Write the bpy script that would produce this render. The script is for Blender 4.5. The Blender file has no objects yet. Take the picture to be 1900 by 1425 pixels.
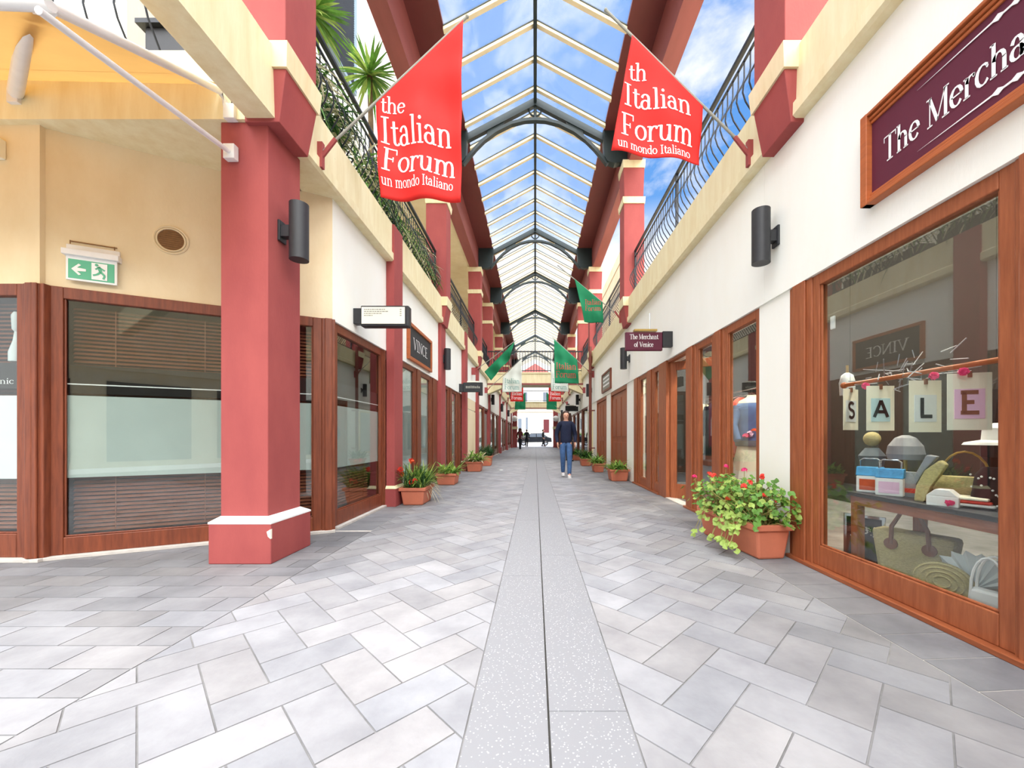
import bpy, bmesh, math, random
from mathutils import Vector, Matrix
random.seed(7)
sc = bpy.context.scene
COL = sc.collection
PI = math.pi

# ------------------------------------------------------------------ camera, sky, sun, exposure
cd = bpy.data.cameras.new('camera'); cam = bpy.data.objects.new('camera', cd); COL.objects.link(cam)
cam.location = (0, 0, 1.05); cam.rotation_euler = (PI/2, 0, 0)
cd.sensor_width = 36; cd.lens = 36*739/1900
cd.shift_x = (950-993)/1900; cd.shift_y = (810-712.5)/1900
cd.clip_start = 0.05; cd.clip_end = 500
sc.camera = cam
vs = sc.view_settings
vs.view_transform = 'Standard'; vs.look = 'None'; vs.gamma = 1; vs.use_curve_mapping = False
vs.exposure = 2.08

world = bpy.data.worlds.new('sky'); sc.world = world; world.use_nodes = True
nt = world.node_tree; nt.nodes.clear()
def WN(t, **k):
    n = nt.nodes.new(t)
    for a, b in k.items(): setattr(n, a, b)
    return n
def wl(a, b): nt.links.new(a, b)
tc = WN('ShaderNodeTexCoord'); sp = WN('ShaderNodeSeparateXYZ'); wl(tc.outputs['Generated'], sp.inputs[0])
ad = WN('ShaderNodeMath', operation='ADD'); wl(sp.outputs['Z'], ad.inputs[0]); ad.inputs[1].default_value = 0.25
dx = WN('ShaderNodeMath', operation='DIVIDE'); wl(sp.outputs['X'], dx.inputs[0]); wl(ad.outputs[0], dx.inputs[1])
dy = WN('ShaderNodeMath', operation='DIVIDE'); wl(sp.outputs['Y'], dy.inputs[0]); wl(ad.outputs[0], dy.inputs[1])
cb = WN('ShaderNodeCombineXYZ'); wl(dx.outputs[0], cb.inputs[0]); wl(dy.outputs[0], cb.inputs[1])
cl = WN('ShaderNodeTexNoise'); cl.inputs['Scale'].default_value = 4.2; cl.inputs['Detail'].default_value = 7
cl.inputs['Roughness'].default_value = 0.58; cl.inputs['Distortion'].default_value = 0.35
wl(cb.outputs[0], cl.inputs['Vector'])
cr = WN('ShaderNodeValToRGB'); wl(cl.outputs['Fac'], cr.inputs[0])
cr.color_ramp.elements[0].position = 0.48; cr.color_ramp.elements[0].color = (0, 0, 0, 1)
cr.color_ramp.elements[1].position = 0.72; cr.color_ramp.elements[1].color = (1, 1, 1, 1)
zr = WN('ShaderNodeValToRGB'); wl(sp.outputs['Z'], zr.inputs[0])
e = zr.color_ramp.elements; e[0].position = 0.37; e[0].color = (.42, .42, .42, 1)
e[1].position = 0.74; e[1].color = (0.032, 0.105, 0.265, 1)
m1 = zr.color_ramp.elements.new(0.50); m1.color = (0.05, 0.125, 0.275, 1)
mx = WN('ShaderNodeMix', data_type='RGBA'); wl(cr.outputs['Color'], mx.inputs['Factor'])
wl(zr.outputs['Color'], mx.inputs[6]); mx.inputs[7].default_value = (.36, .36, .36, 1)
bg = WN('ShaderNodeBackground'); bg.inputs['Strength'].default_value = 0.80
# haze glow added to light the walls, overhead and behind the viewer
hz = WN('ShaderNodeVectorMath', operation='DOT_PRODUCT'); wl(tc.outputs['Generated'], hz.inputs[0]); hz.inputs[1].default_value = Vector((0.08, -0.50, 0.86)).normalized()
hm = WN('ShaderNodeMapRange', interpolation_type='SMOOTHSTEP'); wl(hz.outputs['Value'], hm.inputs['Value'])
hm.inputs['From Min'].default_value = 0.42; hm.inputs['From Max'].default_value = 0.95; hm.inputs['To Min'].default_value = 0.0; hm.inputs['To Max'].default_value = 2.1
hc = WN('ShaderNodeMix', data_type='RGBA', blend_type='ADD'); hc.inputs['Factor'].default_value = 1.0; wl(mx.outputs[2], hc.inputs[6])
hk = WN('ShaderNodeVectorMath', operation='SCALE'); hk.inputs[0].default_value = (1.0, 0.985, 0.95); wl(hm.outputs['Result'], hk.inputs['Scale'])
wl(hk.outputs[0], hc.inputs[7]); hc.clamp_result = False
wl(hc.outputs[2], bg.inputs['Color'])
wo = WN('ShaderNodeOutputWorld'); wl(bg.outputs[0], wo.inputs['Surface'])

def sun(name, d, energy, angle, col=(1, 1, 1)):
    l = bpy.data.lights.new(name, 'SUN'); l.energy = energy; l.angle = math.radians(angle); l.color = col
    o = bpy.data.objects.new(name, l); COL.objects.link(o)
    o.rotation_euler = Vector(d).to_track_quat('Z', 'Y').to_euler()   # d points towards the sun
    o.location = Vector(d)*20
    return o
sun('hazy_sun', (0.22, -0.70, 0.95), 0.5, 80, (1.0, 0.97, 0.92))

# ------------------------------------------------------------------ helpers
def S(r, g, b):
    f = lambda c: (c/255/12.92) if c/255 <= 0.04045 else ((c/255+0.055)/1.055)**2.4
    return (f(r), f(g), f(b), 1)
def newmat(name):
    m = bpy.data.materials.new(name); m.use_nodes = True
    n = m.node_tree; n.nodes.clear()
    out = n.nodes.new('ShaderNodeOutputMaterial')
    return m, n, out
def mat(name, col, rough=0.6, var=0.0, scale=6.0, stretch=(1, 1, 1), col2=None, bump=0.0, bscale=60.0, metal=0.0, spec=0.4, attr=None, trans=0.0):
    m, n, out = newmat(name)
    p = n.nodes.new('ShaderNodeBsdfPrincipled'); n.links.new(p.outputs[0], out.inputs[0])
    p.inputs['Roughness'].default_value = rough; p.inputs['Metallic'].default_value = metal
    p.inputs['Specular IOR Level'].default_value = spec
    p.inputs['Base Color'].default_value = col
    tcn = n.nodes.new('ShaderNodeTexCoord'); mp = n.nodes.new('ShaderNodeMapping'); mp.inputs['Scale'].default_value = stretch
    n.links.new(tcn.outputs['Object'], mp.inputs[0])
    src = None
    if var or col2:
        no = n.nodes.new('ShaderNodeTexNoise'); no.inputs['Scale'].default_value = scale; no.inputs['Detail'].default_value = 5
        no.inputs['Roughness'].default_value = 0.62
        n.links.new(mp.outputs[0], no.inputs['Vector'])
        r = n.nodes.new('ShaderNodeValToRGB'); n.links.new(no.outputs['Fac'], r.inputs[0])
        r.color_ramp.elements[0].position = 0.33; r.color_ramp.elements[1].position = 0.67
        c2 = col2 or tuple(min(1, c*(1+var)) for c in col[:3])+(1,)
        c1 = col if col2 else tuple(c*(1-var) for c in col[:3])+(1,)
        r.color_ramp.elements[0].color = c1; r.color_ramp.elements[1].color = c2
        src = r.outputs['Color']
    if attr:
        a = n.nodes.new('ShaderNodeAttribute'); a.attribute_name = attr
        mm = n.nodes.new('ShaderNodeMix'); mm.data_type = 'RGBA'; mm.blend_type = 'MULTIPLY'; mm.inputs['Factor'].default_value = 1
        if src: n.links.new(src, mm.inputs[6])
        else: mm.inputs[6].default_value = col
        n.links.new(a.outputs['Color'], mm.inputs[7]); src = mm.outputs[2]
    if src: n.links.new(src, p.inputs['Base Color'])
    if bump:
        nb = n.nodes.new('ShaderNodeTexNoise'); nb.inputs['Scale'].default_value = bscale; nb.inputs['Detail'].default_value = 4
        n.links.new(mp.outputs[0], nb.inputs['Vector'])
        bn = n.nodes.new('ShaderNodeBump'); bn.inputs['Strength'].default_value = bump; bn.inputs['Distance'].default_value = 0.01
        n.links.new(nb.outputs['Fac'], bn.inputs['Height']); n.links.new(bn.outputs[0], p.inputs['Normal'])
    if trans:
        tr = n.nodes.new('ShaderNodeBsdfTranslucent')
        if src: n.links.new(src, tr.inputs['Color'])
        else: tr.inputs['Color'].default_value = col
        ms = n.nodes.new('ShaderNodeMixShader'); ms.inputs[0].default_value = trans
        n.links.new(p.outputs[0], ms.inputs[1]); n.links.new(tr.outputs[0], ms.inputs[2]); n.links.new(ms.outputs[0], out.inputs[0])
    return m
def glassmat(name, tint=(0.95, 0.97, 0.96, 1), ior=1.5, film=0.0, filmcol=(0.9, 0.95, 0.97, 1), gain=1.0):
    m, n, out = newmat(name)
    t = n.nodes.new('ShaderNodeBsdfTransparent'); t.inputs[0].default_value = tint
    g = n.nodes.new('ShaderNodeBsdfGlossy'); g.inputs['Roughness'].default_value = 0.0; g.inputs['Color'].default_value = (1, 1, 1, 1)
    lw_ = n.nodes.new('ShaderNodeLayerWeight'); lw_.inputs['Blend'].default_value = .5
    pw = n.nodes.new('ShaderNodeMath'); pw.operation = 'POWER'; pw.inputs[1].default_value = 5
    n.links.new(lw_.outputs['Facing'], pw.inputs[0])
    f0 = ((ior-1)/(ior+1))**2*gain
    mu = n.nodes.new('ShaderNodeMath'); mu.operation = 'MULTIPLY_ADD'; mu.use_clamp = True; mu.inputs[1].default_value = (1-f0)*min(1, gain); mu.inputs[2].default_value = f0
    n.links.new(pw.outputs[0], mu.inputs[0])
    base = t.outputs[0]
    if film:
        d = n.nodes.new('ShaderNodeBsdfTranslucent'); d.inputs[0].default_value = filmcol
        d2 = n.nodes.new('ShaderNodeBsdfDiffuse'); d2.inputs[0].default_value = filmcol
        md = n.nodes.new('ShaderNodeMixShader'); md.inputs[0].default_value = 0.5
        n.links.new(d.outputs[0], md.inputs[1]); n.links.new(d2.outputs[0], md.inputs[2])
        mf = n.nodes.new('ShaderNodeMixShader'); mf.inputs[0].default_value = film
        n.links.new(base, mf.inputs[1]); n.links.new(md.outputs[0], mf.inputs[2]); base = mf.outputs[0]
    ms = n.nodes.new('ShaderNodeMixShader'); n.links.new(mu.outputs[0], ms.inputs[0])
    n.links.new(base, ms.inputs[1]); n.links.new(g.outputs[0], ms.inputs[2]); n.links.new(ms.outputs[0], out.inputs[0])
    return m
def emis(name, col, s):
    m, n, out = newmat(name); e = n.nodes.new('ShaderNodeEmission'); e.inputs[0].default_value = col; e.inputs[1].default_value = s
    n.links.new(e.outputs[0], out.inputs[0]); return m

M = {}
M['white_wall'] = mat('cream_white_render', S(249, 250, 242), 0.85, 0.0, 1.6, (1, 1, .35), S(246, 245, 234), bump=.12, bscale=45)
M['cream'] = mat('cream_render', S(236, 220, 186), 0.85, 0.0, 2.0, (1, 1, .5), S(226, 206, 166), bump=.12, bscale=40)
M['cornice'] = mat('cornice_paint', S(240, 230, 192), 0.8, 0.0, 3.0, (2.5, 2.5, .4), S(228, 212, 166), bump=.1, bscale=30)
M['red'] = mat('red_render', S(166, 80, 76), 0.8, 0.0, 2.6, (1, 1, .45), S(152, 70, 69), bump=.12, bscale=60)
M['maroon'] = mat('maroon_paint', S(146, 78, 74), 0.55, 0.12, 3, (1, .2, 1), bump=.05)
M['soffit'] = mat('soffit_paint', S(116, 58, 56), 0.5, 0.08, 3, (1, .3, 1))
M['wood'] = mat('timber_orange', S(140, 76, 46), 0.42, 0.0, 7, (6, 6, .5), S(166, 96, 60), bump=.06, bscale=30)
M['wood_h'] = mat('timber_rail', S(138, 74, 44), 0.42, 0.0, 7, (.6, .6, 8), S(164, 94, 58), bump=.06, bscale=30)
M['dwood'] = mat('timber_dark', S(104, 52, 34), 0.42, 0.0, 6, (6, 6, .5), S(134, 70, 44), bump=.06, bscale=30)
M['black'] = mat('black_powdercoat', S(46, 47, 50), 0.45, 0.08, 20)
M['iron'] = mat('wrought_iron', S(36, 40, 46), 0.45, 0.1, 20)
M['steel'] = mat('green_grey_steel', S(44, 56, 58), 0.45, 0.08, 8)
M['bar'] = mat('cream_glazing_bar', S(240, 226, 190), 0.6, 0.04, 5)
M['roofglass'] = glassmat('roof_glass', (.97, .985, 1, 1), 1.25, 0.05, (1, 1, 1, 1), .4)
M['farglass'] = glassmat('far_shop_glass', (.90, .93, .92, 1), 1.3, gain=.35)
M['glass'] = glassmat('shop_glass', (.90, .93, .92, 1), 1.6, gain=1.35)
M['frost'] = mat('frosted_film', S(210, 220, 214), 0.35, 0.03, 4, trans=.25)
M['filmw'] = mat('white_film', S(226, 234, 236), 0.35, 0.02, 4)
M['blackfilm'] = mat('black_vinyl', S(22, 20, 20), 0.3)
M['blind'] = mat('wood_blind', S(140, 84, 56), 0.5, .12, 5, (.4, .4, 6))
M['terracotta'] = mat('terracotta_plastic', S(204, 120, 92), 0.6, .07, 5, bump=.04)
M['soil'] = mat('soil', S(60, 44, 34), 0.95, .3, 30, bump=.4)
M['leaf'] = mat('leaf_green', S(100, 146, 60), 0.5, .35, 9, trans=.25)
M['leaf2'] = mat('leaf_light', S(166, 192, 96), 0.5, .25, 9, trans=.3)
M['leafd'] = mat('leaf_dark', S(52, 92, 50), 0.5, .35, 9, trans=.2)
M['leafw'] = mat('leaf_pale_stripe', S(214, 206, 170), 0.6, .15, 20, trans=.25)
M['stem'] = mat('stem', S(140, 130, 70), .6, .2, 12)
M['trunk'] = mat('yucca_trunk', S(112, 92, 66), .9, .3, 12, bump=.4)
M['fred'] = mat('petal_coral', S(238, 76, 62), .5, .12, 20, trans=.2)
M['fpink'] = mat('petal_pink', S(232, 62, 128), .5, .15, 20, trans=.2)
M['forange'] = mat('petal_orange', S(226, 96, 52), .5, .15, 20, trans=.2)
M['flag_red'] = mat('flag_red', S(228, 48, 42), .75, .07, 2, bump=.05, trans=.3)
M['flag_green'] = mat('flag_green', S(30, 138, 92), .75, .07, 2, bump=.05, trans=.3)
M['flag_white'] = mat('flag_white', S(232, 236, 228), .75, .04, 2, bump=.05, trans=.3)
M['white'] = mat('white_paint', S(244, 244, 242), .5, .02, 5)
M['offwhite'] = mat('white_poles', S(232, 230, 228), .4, .04, 5)
M['letter_red'] = mat('lettering_red', S(176, 74, 66), .7)
M['letter_teal'] = mat('lettering_teal', S(90, 150, 140), .7)
M['awning'] = mat('awning_canvas', S(218, 172, 100), .8, .04, 3, trans=.26)
M['burgundy'] = mat('burgundy_sign', S(92, 30, 52), .55, .04, 4)
M['signwood'] = mat('sign_frame_wood', S(176, 96, 52), .45, .12, 9, (.6, .6, 6))
M['slate'] = mat('slate_sign', S(48, 50, 52), .6, .15, 6)
M['grey'] = mat('grey_print', S(150, 150, 140), .7)
M['ivory'] = mat('ivory_panel', S(246, 242, 222), .5, .02, 4)
M['exitgreen'] = mat('exit_green', S(96, 184, 146), .5)
M['brownvent'] = mat('vent_bronze', S(138, 100, 62), .6, .2, 20)
M['shutter'] = mat('shutter_grey', S(96, 106, 118), .6, .06, 8)
M['shutterf'] = mat('shutter_frame', S(150, 172, 186), .6, .04, 8)
M['mortar'] = mat('paving_joint', S(112, 111, 110), .9, 0, 3, (1, 1, 1), S(150, 149, 148), bump=.2)
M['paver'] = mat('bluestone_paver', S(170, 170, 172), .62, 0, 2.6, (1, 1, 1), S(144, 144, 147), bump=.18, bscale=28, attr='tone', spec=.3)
M['slot'] = mat('drain_slot', S(64, 62, 58), .9, .3, 15)
M['concrete'] = mat('sill_concrete', S(196, 190, 182), .85, .1, 9, bump=.1)
M['asphalt'] = mat('street_asphalt', S(186, 186, 190), .9, .05, 3)
M['farwhite'] = mat('street_white_render', S(196, 194, 186), .85, .02, 3)
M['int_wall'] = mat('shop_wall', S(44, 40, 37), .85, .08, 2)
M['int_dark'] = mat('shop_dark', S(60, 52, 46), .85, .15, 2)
M['skin'] = mat('skin', S(226, 172, 146), .55, .04, 10)
M['hair'] = mat('brown_hair', S(58, 36, 28), .5, .2, 30, (8, 8, 1))
M['navy'] = mat('navy_knit', S(28, 36, 62), .85, .2, 40, bump=.2)
M['denim'] = mat('blue_denim', S(70, 104, 150), .8, .18, 14, bump=.15, bscale=120)
M['blackcloth'] = mat('black_cloth', S(26, 26, 30), .85, .2, 20)
M['darkred'] = mat('maroon_cloth', S(84, 28, 34), .85, .2, 20)
M['eye'] = mat('eye_dark', S(36, 28, 26), .3)
M['lip'] = mat('lips', S(190, 96, 92), .5)
M['straw'] = mat('straw_weave', S(198, 184, 132), .8, .2, 60, (1, 1, 3), bump=.4, bscale=120)
M['leather'] = mat('tan_leather', S(136, 92, 70), .5, .1, 20)
M['greysilk'] = mat('grey_silk', S(150, 152, 160), .5, .1, 8)
M['bluecloth'] = mat('blue_jersey', S(84, 122, 178), .8, .15, 10)
M['bluetin'] = mat('blue_tin', S(64, 150, 206), .4, .3, 16)
M['gold'] = mat('brass_wire', S(190, 160, 90), .3, .1, 10, metal=.7)
M['pinkpaper'] = mat('pink_paper', S(238, 198, 226), .7)
M['bluepaper'] = mat('blue_paper', S(190, 222, 228), .7)
M['rubber'] = mat('tyre_rubber', S(30, 30, 32), .8)
M['carpaint'] = mat('black_car_paint', S(30, 34, 40), .25, spec=.6)
M['chrome'] = mat('chrome', S(200, 204, 208), .15, metal=.9)
M['downpipe'] = mat('downpipe_brown', S(120, 62, 50), .5, .08, 8)
M['fill_glow'] = emis('fill_light_glow', (1, .93, .8, 1), 6)  # lens glow of the added shop fill lights
# granite strip: grey with white flecks
def granite():
    m, n, out = newmat('flecked_granite')
    p = n.nodes.new('ShaderNodeBsdfPrincipled'); n.links.new(p.outputs[0], out.inputs[0]); p.inputs['Roughness'].default_value = .6
    t = n.nodes.new('ShaderNodeTexCoord'); v = n.nodes.new('ShaderNodeTexVoronoi'); v.inputs['Scale'].default_value = 75
    n.links.new(t.outputs['Object'], v.inputs['Vector'])
    r = n.nodes.new('ShaderNodeValToRGB'); n.links.new(v.outputs['Distance'], r.inputs[0])
    r.color_ramp.elements[0].position = .16; r.color_ramp.elements[0].color = S(238, 238, 238)
    r.color_ramp.elements[1].position = .26; r.color_ramp.elements[1].color = S(150, 151, 154)
    no = n.nodes.new('ShaderNodeTexNoise'); no.inputs['Scale'].default_value = 90; n.links.new(t.outputs['Object'], no.inputs['Vector'])
    mm = n.nodes.new('ShaderNodeMix'); mm.data_type = 'RGBA'; n.links.new(v.outputs['Color'], mm.inputs['Factor'])
    mm.inputs[6].default_value = S(150, 151, 154); n.links.new(r.outputs['Color'], mm.inputs[7])
    n.links.new(mm.outputs[2], p.inputs['Base Color']); return m
M['granite'] = granite()

WM = {}; DEFX = [Matrix.Identity(4)]
def frame(O, u, n):
    u = Vector(u).normalized(); n = Vector(n).normalized(); O = Vector(O)
    return Matrix(((u.x, n.x, 0, O.x), (u.y, n.y, 0, O.y), (u.z, n.z, 1, O.z), (0, 0, 0, 1)))
class MB:
    def __init__(s, X=None): s.v = []; s.f = []; s.m = []; s.c = []; s.X = X or DEFX[0]
    def add(s, vs, fs, mi=0, tone=None):
        b = len(s.v); s.v += [s.X @ Vector(p) for p in vs]
        for f in fs: s.f.append([b+i for i in f]); s.m.append(mi); s.c.append(tone)
        return s
    def box(s, x0, x1, y0, y1, z0, z1, mi=0):
        return s.add([(x0, y0, z0), (x1, y0, z0), (x1, y1, z0), (x0, y1, z0), (x0, y0, z1), (x1, y0, z1), (x1, y1, z1), (x0, y1, z1)],
            [(0, 3, 2, 1), (4, 5, 6, 7), (0, 1, 5, 4), (1, 2, 6, 5), (2, 3, 7, 6), (3, 0, 4, 7)], mi)
    def frus(s, b, t, z0, z1, mi=0):   # rect b=(x0,x1,y0,y1) at z0 to rect t at z1
        return s.add([(b[0], b[2], z0), (b[1], b[2], z0), (b[1], b[3], z0), (b[0], b[3], z0), (t[0], t[2], z1), (t[1], t[2], z1), (t[1], t[3], z1), (t[0], t[3], z1)],
            [(0, 3, 2, 1), (4, 5, 6, 7), (0, 1, 5, 4), (1, 2, 6, 5), (2, 3, 7, 6), (3, 0, 4, 7)], mi)
    def prism(s, poly, d, mi=0):
        n = len(poly); d = Vector(d); P = [Vector(p) for p in poly]
        return s.add(P+[p+d for p in P], [tuple(range(n))[::-1], tuple(range(n, 2*n))]+[(i, (i+1) % n, n+(i+1) % n, n+i) for i in range(n)], mi)
    def tube(s, pts, r, n=8, mi=0, cap=True):
        P = [Vector(p) for p in pts]; R = r if isinstance(r, (list, tuple)) else [r]*len(P)
        vs = []; fs = []; up = None
        for i, p in enumerate(P):
            t = (P[min(i+1, len(P)-1)]-P[max(i-1, 0)]).normalized()
            if up is None: up = Vector((0, 0, 1)) if abs(t.z) < .9 else Vector((1, 0, 0))
            a = t.cross(up)
            if a.length < 1e-4: a = t.cross(Vector((0, 1, 0)))
            a.normalize(); b = a.cross(t).normalized(); up = b
            rr = R[i]; ra, rb = rr if isinstance(rr, tuple) else (rr, rr)
            for k in range(n):
                an = 2*PI*k/n; vs.append(p+a*math.cos(an)*ra+b*math.sin(an)*rb)
        for i in range(len(P)-1):
            for k in range(n): fs.append((i*n+k, i*n+(k+1) % n, (i+1)*n+(k+1) % n, (i+1)*n+k))
        if cap: fs += [tuple(range(n))[::-1], tuple(range((len(P)-1)*n, len(P)*n))]
        return s.add(vs, fs, mi)
    def lathe(s, prof, n=20, c=(0, 0, 0), mi=0):   # prof (r,z), about z
        vs = []; fs = []
        for r, z in prof:
            for k in range(n): a = 2*PI*k/n; vs.append((c[0]+r*math.cos(a), c[1]+r*math.sin(a), c[2]+z))
        for i in range(len(prof)-1):
            for k in range(n): fs.append((i*n+k, i*n+(k+1) % n, (i+1)*n+(k+1) % n, (i+1)*n+k))
        fs += [tuple(range(n))[::-1], tuple(range((len(prof)-1)*n, len(prof)*n))]
        return s.add(vs, fs, mi)
    def ball(s, c, rx, ry=None, rz=None, nu=12, nv=8, mi=0):
        ry = ry or rx; rz = rz or rx
        return s.lathe_e([(math.sin(PI*i/nv), -math.cos(PI*i/nv)) for i in range(nv+1)], nu, c, rx, ry, rz, mi)
    def lathe_e(s, prof, n, c, rx, ry, rz, mi):
        vs = []; fs = []
        for r, z in prof:
            r = max(r, .01)
            for k in range(n): a = 2*PI*k/n; vs.append((c[0]+rx*r*math.cos(a), c[1]+ry*r*math.sin(a), c[2]+rz*z))
        for i in range(len(prof)-1):
            for k in range(n): fs.append((i*n+k, i*n+(k+1) % n, (i+1)*n+(k+1) % n, (i+1)*n+k))
        fs += [tuple(range(n))[::-1], tuple(range((len(prof)-1)*n, len(prof)*n))]
        return s.add(vs, fs, mi)
    def blade(s, p, d, L, w, droop=.3, n=5, mi=0, fold=.25):   # strap leaf
        p = Vector(p); d = Vector(d).normalized(); side = d.cross(Vector((0, 0, 1)))
        if side.length < .05: side = Vector((1, 0, 0))
        side.normalize(); vs = []; fs = []
        for i in range(n+1):
            t = i/n; q = p+d*L*t+Vector((0, 0, -droop*L*t*t)); ww = w*(math.sin(PI*(.12+.86*t))**.8)*.5
            vs += [q-side*ww, q+Vector((0, 0, -ww*fold)), q+side*ww]
        for i in range(n):
            a = i*3; fs += [(a, a+1, a+4, a+3), (a+1, a+2, a+5, a+4)]
        return s.add(vs, fs, mi)
    def round_leaf(s, p, nrm, r, mi=0, k=8):
        p = Vector(p); nrm = Vector(nrm).normalized(); a = nrm.orthogonal().normalized(); b = nrm.cross(a); ph = random.random()*6
        vs = [p]; fs = []
        for i in range(k):
            an = 2*PI*i/k+ph; rr = r*(1 if i % 2 else .86)*(.45 if i == 0 else 1)
            vs.append(p+(a*math.cos(an)+b*math.sin(an))*rr+nrm*r*.22)
        for i in range(k): fs.append((0, 1+i, 1+(i+1) % k))
        return s.add(vs, fs, mi)
    def build(s, name, mats, parent=None, smooth=False, bevel=0, origin=None, angle=40, fix=True):
        mats = mats if isinstance(mats, (list, tuple)) else [mats]
        if parent is not None: X = WM[parent]
        else:
            if origin is None:
                xs = [v.x for v in s.v]; ys = [v.y for v in s.v]; zs = [v.z for v in s.v]
                origin = ((min(xs)+max(xs))/2, (min(ys)+max(ys))/2, min(zs))
            X = Matrix.Translation(origin)
        Xi = X.inverted(); me = bpy.data.meshes.new(name)
        me.from_pydata([Xi @ v for v in s.v], [], s.f)
        for m in mats: me.materials.append(M[m] if isinstance(m, str) else m)
        me.polygons.foreach_set('material_index', s.m)
        if any(t is not None for t in s.c):
            ca = me.color_attributes.new('tone', 'FLOAT_COLOR', 'CORNER')
            for p in me.polygons:
                t = s.c[p.index] or (1, 1, 1)
                for li in p.loop_indices: ca.data[li].color = (t[0], t[1], t[2], 1)
        if fix:
            bm = bmesh.new(); bm.from_mesh(me); bmesh.ops.recalc_face_normals(bm, faces=bm.faces); bm.to_mesh(me); bm.free()
        if smooth:
            me.polygons.foreach_set('use_smooth', [True]*len(me.polygons))
            try: me.set_sharp_from_angle(angle=math.radians(angle))
            except Exception: pass
        me.update()
        o = bpy.data.objects.new(name, me); COL.objects.link(o)
        if parent is not None: o.parent = parent; WM[o] = X
        else: o.location = X.translation; WM[o] = X
        if bevel:
            b = o.modifiers.new('edge', 'BEVEL'); b.width = bevel; b.segments = 2; b.limit_method = 'ANGLE'; b.angle_limit = math.radians(40)
        return o
def tag(o, label=None, cat=None, group=None, kind=None):
    if label: o['label'] = label
    if cat: o['category'] = cat
    if group: o['group'] = group
    if kind: o['kind'] = kind
    return o
def thing(name, loc, label, cat, group=None, kind=None, rz=0):
    o = bpy.data.objects.new(name, None); COL.objects.link(o); o.location = loc; o.rotation_euler = (0, 0, rz); o.empty_display_size = .1
    WM[o] = Matrix.Translation(loc) @ Matrix.Rotation(rz, 4, 'Z')
    return tag(o, label, cat, group, kind)
KIDS = {}
def dup(root, loc, label=None, group=None, rz=None, scale=None):
    r = root.copy(); COL.objects.link(r); r.location = loc
    if rz is not None: r.rotation_euler = (0, 0, rz)
    if scale is not None: r.scale = scale if isinstance(scale, tuple) else (scale,)*3
    if label: r['label'] = label
    if group: r['group'] = group
    def rec(src, dst):
        for ch in [c for c in src.children]:
            c = ch.copy(); COL.objects.link(c); c.parent = dst; rec(ch, c)
    rec(root, r)
    return r

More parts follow.
